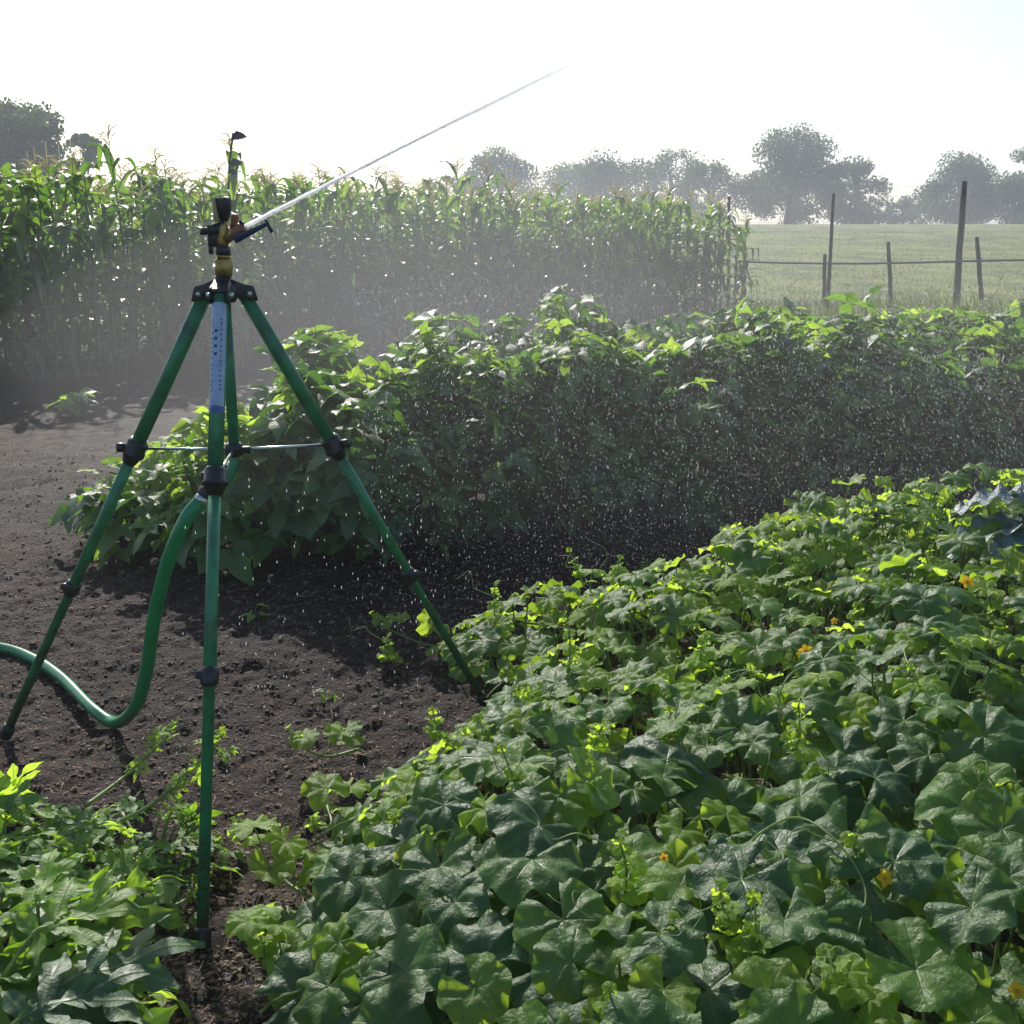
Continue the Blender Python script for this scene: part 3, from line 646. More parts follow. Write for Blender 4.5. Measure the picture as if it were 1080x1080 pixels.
# shoots at the places the photo shows them
for px, py, zz, L in ((522, 652, 0.28, 0.12), (408, 690, 0.04, 0.08), (905, 590, 0.36, 0.10), (640, 640, 0.28, 0.06), (1045, 545, 0.5, 0.1), (600, 700, 0.33, 0.12),
                      (660, 925, 0.42, 0.09), (880, 925, 0.43, 0.11), (545, 860, 0.33, 0.07), (770, 985, 0.42, 0.1), (430, 880, 0.25, 0.07), (800, 600, 0.3, 0.08), (840, 780, 0.46, 0.1), (625, 790, 0.36, 0.08), (975, 600, 0.45, .08), (740, 695, 0.36, .08)):
    p = gr(px, py, zz); i = owner(p.x, p.y)
    shoot(mel[i]['leaf'], mel[i]['stem'], p - Vector((0, 0, 0.03)), (rng.normal(0, .25), -0.1, 1), L, MEL_LO, 0.055, 9, 1.0)
    tendril(mel[i]['ten'], p + Vector((0, 0, L * .6)), (rng.normal(-.5, .6), 0.0, 0.35), 0.14, 0.0014, 1.0)
# runners on the soil
for P, n in (([gr(380, 800), gr(345, 808), gr(318, 815)], 4), ([gr(500, 690), gr(450, 688), gr(405, 683)], 4), ([gr(330, 960), gr(300, 940), gr(268, 920)], 4), ([gr(345, 860), gr(350, 880), gr(338, 905)], 3), ([gr(300, 1010), gr(285, 1035), gr(280, 1050)], 4),
             ([gr(720, 650), gr(690, 660), gr(650, 655)], 3), ([gr(860, 600), gr(800, 612), gr(735, 625)], 5)):
    P = [p + Vector((0, 0, 0.03 + 0.05 * (j == 2))) for j, p in enumerate(P)]; i = owner(P[1].x, P[1].y); Q = smooth_path(P, 6)
    tube(mel[i]['stem'], Q, [0.005 - 0.0025 * j / len(Q) for j in range(len(Q))], 6, 0.7)
    for j in range(n):
        q = Q[int((j + 0.5) / n * (len(Q) - 1))]; top = q + Vector((rng.normal(0, .03), rng.normal(0, .03), 0.06 + 0.04 * rng.random()))
        petioles(mel[i]['stem'], [tuple(q)], [tuple(top)], 0.0022, 0.8)
        mel[i]['leaf'].many(MEL_LO[rng.integers(12)], frames(rand_dirs(1, (0, 0, 1), 0.35), rand_dirs(1, (0, -.5, 0), 0.7)) * rng.uniform(0.075, 0.12), [tuple(top)], [rng.uniform(0.6, 1)])
    shoot(mel[i]['leaf'], mel[i]['stem'], Q[-1], (Q[-1] - Q[-4]) + Vector((0, 0, 0.03)), 0.06, MEL_LO, 0.045, 6)
# long pale tendrils on the right
for P in ([gr(1085, 762, .47), gr(1040, 758, .5), gr(1000, 740, .5), gr(975, 728, .5), gr(960, 705, .52), (gr(955, 680, .54)), gr(985, 668, .56), gr(1030, 672, .56)],
          [gr(820, 735, .46), gr(835, 710, .5), gr(865, 698, .5), gr(905, 700, .5)], [gr(790, 900, .45), gr(800, 880, .5), gr(840, 862, .5), gr(880, 885, .5), gr(912, 935, .46), gr(905, 985, .43)]):
    i = owner(P[2].x, P[2].y); Q = smooth_path(P, 6); g = G(); mel[i]['ten'].append(g); tube(g, Q, [0.0026 - 0.0014 * j / len(Q) for j in range(len(Q))], 6, 1.0)
# yellow flowers
fl = []
for px, py, zz, s in ((850, 687, 0.42, 0.020), (797, 678, 0.38, 0.015), (933, 926, 0.46, 0.016), (930, 974, 0.38, 0.024), (958, 962, 0.36, 0.022), (1020, 614, 0.58, 0.02), (1073, 1045, 0.42, 0.014), (845, 690, 0.40, .012), (968, 935, .42, .012), (700, 905, .40, .010), (880, 655, .46, .011)):
    p = gr(px, py, zz); g = G(); c = Vector((rng.normal(0, .3), -0.75, 0.6)).normalized()
    for k in range(5):
        a = k * 2 * math.pi / 5 + 0.3; x = c.orthogonal().normalized(); y = c.cross(x); h = x * math.cos(a) + y * math.sin(a)
        V, F, U = strip(1, lambda t: 0.36 * math.sin(math.pi * min(1, t * .93 + .05)) ** .7 + .01, lambda t: (t, 0.25 * t - 0.1 * t * t), 6, 5, 0.2, 0.05)
        g.many((V, F, U), frames(np.array([tuple(c)]), np.array([tuple(h)])) * s, [tuple(p)], [rng.uniform(.3, 1)])
    tube(g, [p - c * s * .9, p + c * s * .1], [s * .16, s * .22], 7, 0.1)
    fl.append((owner(p.x, p.y), g))
for i, m_ in enumerate(mel):
    o = m_['root'].location
    m_['leaf'].build('foliage', M['melon'], m_['root'], origin=o)
    m_['stem'].build('vine', M['vine'], m_['root'], origin=o)
    for g in m_['ten']: g.build('tendril', M['vine'], m_['root'], origin=o)
for i, g in fl: g.build('flower', M['petal'], mel[i]['root'], origin=mel[i]['root'].location)

# ------------------------------------------------------------------ watermelon plants (lower left)
wm_spots = [((-1.12, 1.98), 0.31, 0.17, 'watermelon plant with large deeply lobed glossy leaves at the lower left corner'),
            ((-1.45, 2.38), 0.30, 0.15, 'watermelon plant with bright green leaves below the foot of the left tripod leg'),
            ((-0.92, 2.42), 0.17, 0.09, 'small leaved watermelon plant between the hose loop and the front tripod leg')]
WR = []
for n_, ((cx, cy), rad, hh, lab) in enumerate(wm_spots):
    root = tag(empty('watermelon_plant', (cx, cy, 0)), lab, 'watermelon plant', 'watermelon plants at the lower left'); WR.append(root)
    gl, gs = G(), G(); k = (105, 95, 42)[n_]
    a = rng.uniform(0, 6.28, k); r = rad * np.sqrt(rng.random(k)) * 1.15; X = cx + r * np.cos(a); Y = cy + r * np.sin(a)
    top = hh * (1 - (r / (rad * 1.25)) ** 2) + 0.04
    Zl = top * rng.uniform(0.35, 1.12, k); yg = np.clip(rng.beta(2.2, 1.8, k), 0, 1); s = (0.25, 0.20, 0.12)[n_] * rng.uniform(0.65, 1.15, k) * (1.1 - 0.35 * yg)
    hd = np.stack([np.cos(a), np.sin(a), 0.1 * np.ones(k)], -1) + rng.normal(0, .5, (k, 3)) * (1, 1, .2)
    fr = frames(np.stack([np.cos(a) * r / rad * .5, np.sin(a) * r / rad * .5, np.ones(k)], -1) + rng.normal(0, .45, (k, 3)), hd)
    vv = rng.integers(0, 10, k)
    for v in range(10):
        q = vv == v
        if q.any(): gl.many(WML[v], fr[q] * s[q][:, None, None], np.stack([X, Y, Zl], -1)[q], yg[q])
    B = np.stack([X, Y, Zl], -1); A = B.copy(); A[:, 0] = cx + (X - cx) * .75; A[:, 1] = cy + (Y - cy) * .75; A[:, 2] = Zl * .2
    petioles(gs, A, B, 0.003, 0.6)
    for v in range(5):
        aa = v * 1.25 + rng.random(); P = [Vector((cx, cy, .03)), Vector((cx + .5 * rad * math.cos(aa), cy + .5 * rad * math.sin(aa), hh * .4)), Vector((cx + rad * math.cos(aa + .2), cy + rad * math.sin(aa + .2), .06))]
        tube(gs, smooth_path(P, 6), 0.005, 7, .5)
    if n_ == 2:   # the fuzzy runner raised in front of the leg, and a second one
        for P, k2, s2 in (([gr(120, 870, .12), at(165, 845, 2.42), at(200, 812, 2.42), at(230, 785, 2.42)], 7, .05), ([gr(90, 850, .1), at(130, 820, 2.75), at(155, 797, 2.75), at(175, 780, 2.75)], 6, .05),
                          ([gr(170, 950, .03), gr(185, 955, .04), gr(215, 935, .04)], 4, .035)):
            Q = smooth_path(P, 6); tube(gs, Q, [0.0055 - 0.003 * j / len(Q) for j in range(len(Q))], 7, .9)
            shoot(gl, gs, Q[-3], Q[-1] - Q[-4], 0.05, WML, s2, k2)
            for f in (0.45, 0.65, 0.8):
                q = Q[int(f * (len(Q) - 1))]; gl.many(WML[rng.integers(10)], frames(rand_dirs(1, (0, -.3, 1), .4), rand_dirs(1, (0, 0, -.2), .8)) * s2 * 1.3, [tuple(q)], [.9])
                tendril(gs, q, (rng.normal(0, .5), 0, .4), 0.08)
    if n_ == 0:   # the big leaf lying towards the foot, seen at the very bottom
        for (ax, ay, az_), (bx, by, bz), s2, y2 in (((60, 1048, .16), (225, 1020, .10), .27, .12), ((20, 1075, .20), (150, 1060, .14), .24, .05), ((35, 985, .22), (155, 925, .26), .23, .8), ((40, 960, .22), (45, 900, .30), .18, .85)):
            p0 = gr(ax, ay, az_); p1 = gr(bx, by, bz); d = p1 - p0
            gl.many(WML[rng.integers(10)], frames(np.array([[0.05, -0.15, 1]]), np.array([tuple(d)])) * s2, [tuple(p0)], [y2])
            tube(gs, smooth_path([p0 - d * .3 - Vector((0, 0, .06)), p0, p0 + d * .12], 4), 0.0035, 6, .9)
    gl.build('foliage', M['watermelon'], root, origin=root.location); gs.build('vine', M['vine'], root, origin=root.location)

# small weeds on the soil
def weed(px, py, s, lab, n=6, name='weed'):
    p = gr(px, py); root = tag(empty(name, p), lab, 'weed' if name == 'weed' else 'seedling'); gl, gs = G(), G()
    for i in range(n):
        a = i * 2.4; q = p + Vector((math.cos(a) * s * .25, math.sin(a) * s * .25, s * rng.uniform(.3, .8)))
        petioles(gs, [tuple(p)], [tuple(q)], s * .02, .8)
        gl.many(bean_leaflet(900 + i), frames(rand_dirs(1, (math.cos(a) * .3, math.sin(a) * .3, 1), .25), np.array([[math.cos(a), math.sin(a), .4]])) * s * .6, [tuple(q)], [rng.uniform(.5, 1)])
    gl.build('foliage', M['bean'], root, origin=p); gs.build('stem', M['vine'], root, origin=p)
weed(78, 440, 0.26, 'small pale green seedling alone on the bare soil below the maize', 11, 'seedling')
weed(240, 905, 0.07, 'tiny weed on the soil just right of the front tripod leg')
weed(198, 985, 0.06, 'tiny weed at the left of the black foot of the front leg')
weed(345, 740, 0.06, 'tiny weed on the soil between the front leg and the melon shoots')
weed(268, 655, 0.08, 'small weed in the shade under the bean leaves behind the tripod', 5)
weed(690, 605, 0.10, 'small weed in the dark gap between the bean row and the melon patch')
weed(240, 800, 0.05, 'tiny weed behind the lower part of the front tripod leg')

# ------------------------------------------------------------------ kale at the right edge
p = gr(1075, 640, 0); p = Vector((1.86, 3.6, 0)); root = tag(empty('kale_plant', p), 'kale plant with long crinkled blue grey leaves at the right edge among the melon leaves', 'kale plant')
gl, gs = G(), G()
tube(gs, [p, p + Vector((0, 0, .48))], [.018, .012], 9, .4)
for i, (a, L, el, w_) in enumerate(((185, .36, .55, .09), (215, .34, .25, .10), (250, .30, .35, .09), (160, .32, .8, .09), (120, .3, .6, .09), (300, .3, .4, .09), (20, .3, .5, .09), (60, .3, .7, .09))):
    V, F, U = strip(L, lambda t: w_ * (math.sin(math.pi * (t * .9 + .06)) ** .6) * (1 + .15 * math.sin(t * 40)) + .003, lambda t: (t * L, el * t * L - 1.6 * el * (t * L) ** 2 * 1.3 - .3 * t * t * L), 22, 9, .3, .16, 5, i)
    h = np.array([[math.cos(R(a)), math.sin(R(a)), 0]])
    gl.many((V, F, U), frames(np.array([[0, 0, 1.0]]), h), [tuple(p + Vector((h[0][0] * .06, h[0][1] * .06, .50 + .015 * i)))], [rng.uniform(.3, 1)])
    petioles(gs, [tuple(p + Vector((0, 0, .42)))], [tuple(p + Vector((h[0][0] * .07, h[0][1] * .07, .50 + .015 * i)))], .006, .9)
gl.build('foliage', M['kale'], root, origin=p); gs.build('stem', M['vine'], root, origin=p)

# ------------------------------------------------------------------ bean row
def bean_plant(c, rad, h, k, lab, low=0.12, seed=0):
    root = tag(empty('bean_plant', (c[0], c[1], 0)), lab, 'bean plant', 'bean plants in the row behind the sprinkler')
    gl, gs = G(), G()
    cy = rng.random(k) ** 0.8; Zb = low + (h - low) * cy
    prof = np.clip(1.0 - np.clip((Zb / h - .55) / .45, 0, 1) ** 2 * .55, .2, 1) * np.clip(.55 + Zb / h, 0, 1)
    a = rng.uniform(0, 6.28, k); r = rad * prof * (rng.random(k) ** .35) * rng.uniform(.85, 1.15, k)
    X = c[0] + r * np.cos(a); Y = c[1] + r * np.sin(a); Zb = Zb + rng.normal(0, .04, k) + vnoise(X, Y, 3) * .38 * (Zb / h)
    Zb = np.maximum(Zb, .06)
    yg = np.clip(rng.beta(1.3, 2.4, k) + (.18 if c[0] < -1 else 0) + np.clip(Zb / h - .72, 0, 1) * 1.5 * rng.random(k), 0, 1)
    s = rng.uniform(.09, .165, k) * (1.05 - .3 * yg)
    outw = np.stack([np.cos(a), np.sin(a), 0 * a], -1)
    tilt = np.clip(1 - Zb / h, 0, 1)[:, None]
    nm = outw * (.25 + .55 * tilt) + np.array([0, 0, 1.0]) + rng.normal(0, .34, (k, 3))
    hd = outw + np.array([0, 0, -.35]) * (tilt + .2) + rng.normal(0, .55, (k, 3)) * (1, 1, .4)
    fr = frames(nm, hd); vv = rng.integers(0, len(TRI), k); L = np.stack([X, Y, Zb], -1)
    for v in range(len(TRI)):
        q = vv == v
        if q.any(): gl.many(TRI[v], fr[q] * s[q][:, None, None], L[q], yg[q])
    A = L.copy(); A[:, 0] = c[0] + (X - c[0]) * .55; A[:, 1] = c[1] + (Y - c[1]) * .55; A[:, 2] = Zb * .8 - .02
    petioles(gs, A, L, .0022, .6, 4)
    for v in range(7):
        aa = v * .9 + rng.random(); rr = rad * .5
        P = [Vector((c[0] + .04 * math.cos(aa), c[1] + .04 * math.sin(aa), -.01)), Vector((c[0] + rr * .6 * math.cos(aa), c[1] + rr * .6 * math.sin(aa), h * .4)), Vector((c[0] + rr * math.cos(aa + .4), c[1] + rr * math.sin(aa + .4), h * .92))]
        tube(gs, smooth_path(P, 5), 0.006, 6, .3)
    for v in range(3):   # twining tips above the leaves
        aa = rng.uniform(0, 6.28); rr = rad * .6 * rng.random(); q = Vector((c[0] + rr * math.cos(aa), c[1] + rr * math.sin(aa), h * .95))
        if rng.random() < .5:
            tendril(gs, q, (rng.normal(0, .3), rng.normal(0, .3), 1), rng.uniform(.08, .16), .002, .5)
            gl.many(TRI[rng.integers(10)], frames(rand_dirs(1, (0, -.8, .5), .3), rand_dirs(1, (0, 0, 1), .3)) * .055, [tuple(q + Vector((0, 0, .08)))], [1])
    gl.build('foliage', M['bean'], root, origin=root.location); gs.build('stems', M['bean_stem'], root, origin=root.location)
ordn = ['first', 'second', 'third', 'fourth', 'fifth', 'sixth', 'seventh', 'eighth', 'ninth', 'tenth', 'eleventh']
front = [(-1.78, 5.25, .30, .34), (-1.3, 5.0, .38, .52), (-0.72, 5.12, .48, .80), (-0.2, 5.55, .46, .84), (.35, 5.75, .46, .86), (.92, 5.9, .46, .86), (1.5, 6.1, .46, .87), (2.08, 6.3, .46, .88), (2.68, 6.5, .46, .88), (3.3, 6.7, .46, .88)]
back = [(-1.55, 5.95, .38, .50), (-.95, 6.15, .46, .84), (-.4, 6.3, .5, .98), (.2, 6.5, .5, .93), (.8, 6.7, .5, .92), (1.45, 6.9, .5, .93), (2.1, 7.1, .5, .92), (2.75, 7.3, .5, .95), (3.45, 7.5, .5, .97)]
desc = {0: 'low, left of the left leg', 1: 'behind the hose coupling', 2: 'behind the right tripod leg'}
for i, (x, y, r, h) in enumerate(front):
    bean_plant((x, y), r, h, int(330 * r / .46 * h / .86), ordn[i] + ' bean plant from the left, front of the row' + (', ' + desc[i] if i in desc else ''))
for i, (x, y, r, h) in enumerate(back):
    bean_plant((x, y), r, h, int(300 * r / .5), ordn[i] + ' bean plant from the left along the back of the bean row', low=.3)

# ------------------------------------------------------------------ maize block
def maize_variant(seed, tassel=True):
    r = np.random.default_rng(seed); root = empty('maize_plant'); H_ = r.uniform(1.75, 2.0)
    gs = G(); lean = Vector((r.normal(0, .03), r.normal(0, .03), 0))
    P = [Vector((0, 0, 0)) + lean * f * f + Vector((0, 0, H_ * f)) for f in np.linspace(0, 1, 7)]
    tube(gs, P, [.014, .014, .012, .011, .009, .007, .005], 7, r.random())
    gl = G(); nL = 17; base = r.uniform(0, 6.28)
    for i in range(nL):
        f = .05 + .93 * i / (nL - 1); z = H_ * f; a = base + (i % 2) * math.pi + r.normal(0, .5)
        L = (.80 - .35 * abs(f - .55) * 1.3) * r.uniform(.85, 1.1) * (0.75 if f > .9 else 1); wd = .048 * r.uniform(.85, 1.2)
        up = r.uniform(.9, 1.5) if f > .8 else r.uniform(.5, 1.3); kd = r.uniform(1.5, 3.0)
        brk = r.random() < .2
        def curve(t, L=L, up=up, kd=kd, brk=brk):
            th = up - kd * t ** 1.5 - (1.2 if brk and t > .6 else 0)
            return t, th
        n = 11; yy = zz = 0; C = [(0, 0)]
        for j in range(1, n):
            _, th = curve(j / (n - 1)); th = max(th, -1.5); yy += math.cos(th) * L / (n - 1); zz += math.sin(th) * L / (n - 1); C.append((yy, zz))
        W = lambda t: wd * (min(1, (t + .12) * 2.5)) * (1 - t ** 2.6) + .002
        V, F, U = strip(L, W, lambda t, C=C: C[int(round(t * (n - 1)))], n, 5, .35, .12, r.uniform(2, 4), r.uniform(0, 6))
        q = lean * f * f + Vector((0, 0, z)); h = np.array([[math.cos(a), math.sin(a), 0]])
        gl.many((V, F, U), frames(np.array([[0, 0, 1.0]]), h), [tuple(q)], [np.clip(r.beta(2, 2) + (f - .5) * .5, 0, 1)])
    a1 = gs.build('stalk', M['stalk'], root); a2 = gl.build('foliage', M['corn'], root); kids[root.name] = [a1, a2]
    if tassel:
        gt = G(); top = P[-1]; tube(gt, [top, top + Vector((0, 0, .15)), top + Vector((.01, 0, .36))], [.004, .0035, .004], 5, .6)
        for k in range(11):
            a = r.uniform(0, 6.28); L = r.uniform(.14, .24); b = top + Vector((0, 0, .05 + .012 * k)); Q = []
            for s in range(6):
                f = s / 5; rr = L * (.7 * f); Q.append(b + Vector((math.cos(a) * rr, math.sin(a) * rr, L * (1.0 * f - (.5 + .1 * (k % 7)) * f * f))))
            tube(gt, Q, [.003, .0045, .005, .005, .004, .002], 5, r.random())
        kids[root.name].append(gt.build('tassel', M['tassel'], root))
    return root
variants = [maize_variant(50 + i, i % 3 != 0) for i in range(9)]
A0 = np.array([-6.1, 10.2]); B0 = np.array([4.35, 21.2]); dv = (B0 - A0); Lr = np.linalg.norm(dv); dv /= Lr; nv = np.array([-dv[1], dv[0]])
GRP = 'maize plants in the corn block'; LAB = 'tall green maize plant standing in the dense corn block'
spots = []
for row in range(8):
    sp = [.18, .20, .22, .24, .3, .3, .35, .35][row]; n = int(Lr / sp)
    for k in range(n):
        s = (k + rng.uniform(-.3, .3)) * sp
        q = A0 + dv * s + nv * (row * .62 + rng.normal(0, .06)); spots.append((q[0], q[1], row, s))
spots = [s for s in spots if abs(s[0]) < .52 * s[1] + .35]
rng.shuffle(spots)
spots = sorted(spots, key=lambda s: s[2]); rest = spots[284:]; spots = spots[:284]
print('maize', len(spots), len(rest))
first = {}
for j, (x, y, row, s) in enumerate(spots):
    v = int(rng.integers(0, len(variants)))
    if v not in first and j < 60: o = variants[v]; first[v] = 1
    else: o = copy_tree(variants[v])
    hs = (1.03 - .12 * s / Lr) * rng.uniform(.88, 1.06) * (1.12 if rng.random() < .10 and s < .6 * Lr else 1) * (1 - .10 * max(0, s / Lr - .93) / .07)
    o.location = (x, y, 0); o.rotation_euler = (0, 0, rng.uniform(0, 6.28)); o.scale = (1, 1, hs)
    tag(o, 'tall green maize plant standing in the ' + ['front', 'second', 'third', 'fourth', 'fifth', 'sixth'][row] + ' row of the corn block', 'maize plant', GRP)
g = G()
for x, y, row, s in rest:
    src = kids[variants[int(rng.integers(0, len(variants)))].name][1].data; n = len(src.vertices)
    a = np.empty(n * 3, np.float32); src.vertices.foreach_get('co', a); a = a.reshape(-1, 3) @ np.array([[1, 0, 0], [0, 1, 0], [0, 0, 1.06 - .09 * s / Lr]]); a = rot_z(a, rng.uniform(0, 6.28)) + (x, y, 0)
    f = np.empty(len(src.loops), np.int32); src.loops.foreach_get('vertex_index', f); tt = np.empty(n, np.float32); src.attributes['tint'].data.foreach_get('value', tt)
    g.add(a, f.reshape(-1, 3), None, tt)
if g.n: tag(g.build('maize_rows', M['corn']), 'rows of maize hidden deep inside the corn block', 'maize rows', kind='stuff')
for v in range(len(variants)):
    if v not in first:
        for c in kids[variants[v].name]: bpy.data.objects.remove(c)
        bpy.data.objects.remove(variants[v])
# the tall one behind the sprinkler head
o = maize_variant(77, True); p = at(243, 160, 12.2); o.location = (p.x, p.y, 0); o.scale = (1, 1, (at(243, 172, 12.2).z) / 1.9)
tag(o, 'tallest maize plant, its pale tassel and dark curled leaves standing out above the sprinkler head', 'maize plant')
g = G(); 
for px, py, s in ((246, 147, .13), (243, 175, .12), (240, 185, .10)):
    q = at(px, py, 12.15); V, F, U = strip(1, lambda t: .34 * math.sin(math.pi * (t * .9 + .06)) + .01, lambda t: (t, .3 * t - .9 * t * t), 8, 5, .6, .2)
    g.many((V, F, U), frames(np.array([[.1, -.9, .4]]), np.array([[.7, 0, .5]])) * s * 1.15, [tuple(q)], [.5])
tube(g, [at(241, 200, 12.15), at(242, 170, 12.15), at(246, 140, 12.15)], .012, 6)
wg = g.build('withered_leaf', M['dark_leaf'], o); wg.matrix_parent_inverse = o.matrix_basis.inverted() if False else wg.matrix_parent_inverse
sx = o.scale[2]
me = wg.data; a = np.empty(len(me.vertices) * 3, np.float32); me.vertices.foreach_get('co', a); a = a.reshape(-1, 3); a[:, 0] -= o.location[0]; a[:, 1] -= o.location[1]; a[:, 2] /= sx; me.vertices.foreach_set('co', a.ravel())

# ------------------------------------------------------------------ trees
def tree(px, hw, top, bot, Y, lab, n_cl=46, leaf=.28, per=110, shape='round', name='deciduous_tree', sparse=1.0):
    leaf *= .75; per = int(per * 1.6); top -= 4 if Y > 100 and px < 800 else 0; hw += 5 if Y > 100 and px < 800 else 0
    bot += 9 if Y > 100 else 0; c = at(px, (top + bot) / 2, Y); zt = at(px, top, Y).z; zb = at(px, bot, Y).z; W = hw / FPX * Y * 1.10; H_ = (zt - zb) / 2; zc = (zt + zb) / 2
    x0 = c.x; gz = float(hill(np.array([x0]), np.array([Y]))[0]) if Y > 22 else 0.
    root = tag(empty(name, (x0, Y, gz - .1)), lab, 'tree', 'trees along the crest of the pasture' if Y > 100 else None)
    gt, gc = G(), G(); th = max(zt - gz, 2); r0 = W * .07 + .1
    tube(gt, smooth_path([(x0, Y, gz - .3), (x0 + W * .03, Y, gz + th * .3), (x0 - W * .03, Y, gz + th * .6), (x0, Y, gz + th * .72)], 5), [r0 * (1 - .93 * i / 15) for i in range(16)], 9)
    cl = []
    for i in range(n_cl):
        d = rng.normal(size=3); d /= np.linalg.norm(d); rr = rng.uniform(.45, 1) ** .6
        wz = 1.0
        if shape == 'egg': wz = 1 - .35 * max(d[2], 0)
        p = Vector((x0 + d[0] * rr * W * .84 * wz, Y + d[1] * rr * W * .84 * wz, zc + d[2] * rr * H_ * .86)); cl.append(p)
        if i % 3 == 0:
            b = Vector((x0, Y, gz + th * rng.uniform(.25, .6))); tube(gt, smooth_path([b, b.lerp(p, .5) + Vector((0, 0, .04 * th)), p], 3), [r0 * .22 * (1 - .12 * j) for j in range(7)], 5)
    for p in cl:
        k = int(per * rng.uniform(.9, 1.7)); cr = W * rng.uniform(.20, .36) * sparse
        q = rng.normal(size=(k, 3)); q /= np.linalg.norm(q, axis=1, keepdims=True); q *= (rng.random(k) ** .45)[:, None] * cr * np.array([1.1, 1.1, .72])
        L = q + np.array(p); s = leaf * rng.uniform(.6, 1.2, k)
        lt = (np.array([[-.5, 0, 0], [0, -.7, .1], [.5, 0, 0], [0, .7, -.1]]), np.array([[0, 1, 2], [0, 2, 3]]), np.zeros((4, 2)))
        gc.many(lt, rand_rot(k) * s[:, None, None], L, np.clip(rng.normal(.5, .2) + rng.normal(0, .15, k), 0, 1))
    o = root.location
    gt.build('trunk', M['bark'], root, origin=o); gc.build('crown', M['tree'], root, origin=o)
tree(8, 56, 97, 205, 62, 'large dark round tree rising behind the maize at the far left edge', 60, .26, 150)
tree(86, 17, 132, 190, 66, 'small dark tree just right of the large one at the far left', 22, .22, 90)
tree(470, 19, 187, 225, 135, 'small low round tree at the left end of the distant tree line', 22, .3, 80)
tree(528, 36, 157, 235, 132, 'distant tree with a knobbly peaked crown left of the middle of the tree line', 50, .32, 110)
tree(590, 46, 176, 235, 150, 'low flat topped distant tree filling the dip in the tree line', 34, .34, 100)
tree(652, 40, 160, 236, 134, 'dense domed distant tree behind the middle of the corn block', 56, .32, 120)
tree(708, 34, 153, 232, 140, 'thin crowned distant tree with sky showing through just right of the domed one', 46, .28, 75, sparse=.85)
tree(748, 34, 170, 238, 128, 'open crowned distant tree above the right end of the corn block', 50, .28, 80, sparse=.9)
tree(833, 50, 130, 236, 126, 'tallest broad tree on the pasture crest, right of the corn block', 74, .32, 120)
tree(903, 37, 163, 238, 128, 'rounded tree touching the right side of the tallest broad tree', 46, .32, 110)
tree(952, 22, 206, 238, 138, 'low bushy tree in the gap between the broad tree and the smooth domed tree', 22, .32, 80)
tree(1012, 43, 160, 239, 128, 'smooth domed egg shaped tree behind the thick leaning fence post', 66, .32, 120, 'egg')
tree(1092, 40, 150, 240, 120, 'tall tree cut off by the right edge of the photo', 60, .30, 110)

# ------------------------------------------------------------------ fence
fr_ = tag(empty('wire_fence', (6.5, 21.6, 0)), 'tall garden fence of weathered leaning posts, one pipe rail and thin wire mesh', 'fence')
FO = fr_.location
def post(px_b, px_t, py_t, Y, r, lab=None, mat='post'):
    b = at(px_b, 335, Y); b.z = -.1; t = at(px_t, py_t, Y); g = G()
    P = [b.lerp(t, f) + Vector((rng.normal(0, r * .08), 0, 0)) for f in np.linspace(0, 1, 7)]
    tube(g, P, [r * 1.1, r * 1.05, r, r * .97, r * .95, r * .9, r * .82], 9); o = g.build('post', M[mat], fr_, origin=FO)
    if lab: o['label'] = lab
post(785, 785, 262, 21.6, .035); post(768, 769, 207, 21.9, .035, 'tall thin post in the last maize plants')
post(869, 870, 268, 21.5, .04, 'short post beside the tall thin one')
post(872, 879, 204, 21.6, .035, 'tall thin post leaning slightly right')
post(940, 937, 255, 21.6, .04); post(1007, 1017, 191, 21.6, .062, 'thick weathered post leaning right')
post(1036, 1030, 250, 21.6, .045); post(488, 488, 190, 22.5, .04, 'tall post seen behind the maize on the left')
post(1120, 1122, 215, 21.6, .045)
g = G(); P = [at(x, 276 + 2 * math.sin((x - 780) / 70), 21.52) for x in range(780, 1130, 20)]; tube(g, P, .020, 7); g.build('rail', M['rail'], fr_, origin=FO)
g = G()
for zz in np.arange(.15, 2.35, .16):
    tube(g, [(x, 21.66 + .01 * math.sin(x * 2), zz + .015 * math.sin(x * 1.7 + zz * 3)) for x in np.linspace(4.1, 11.6, 24)], .0018, 3, caps=False)
for x in np.arange(4.1, 11.6, .17): tube(g, [(x, 21.665, .05), (x + rng.normal(0, .01), 21.66, 2.3)], .0014, 3, caps=False)
g.build('wire_mesh', M['wire'], fr_, origin=FO)

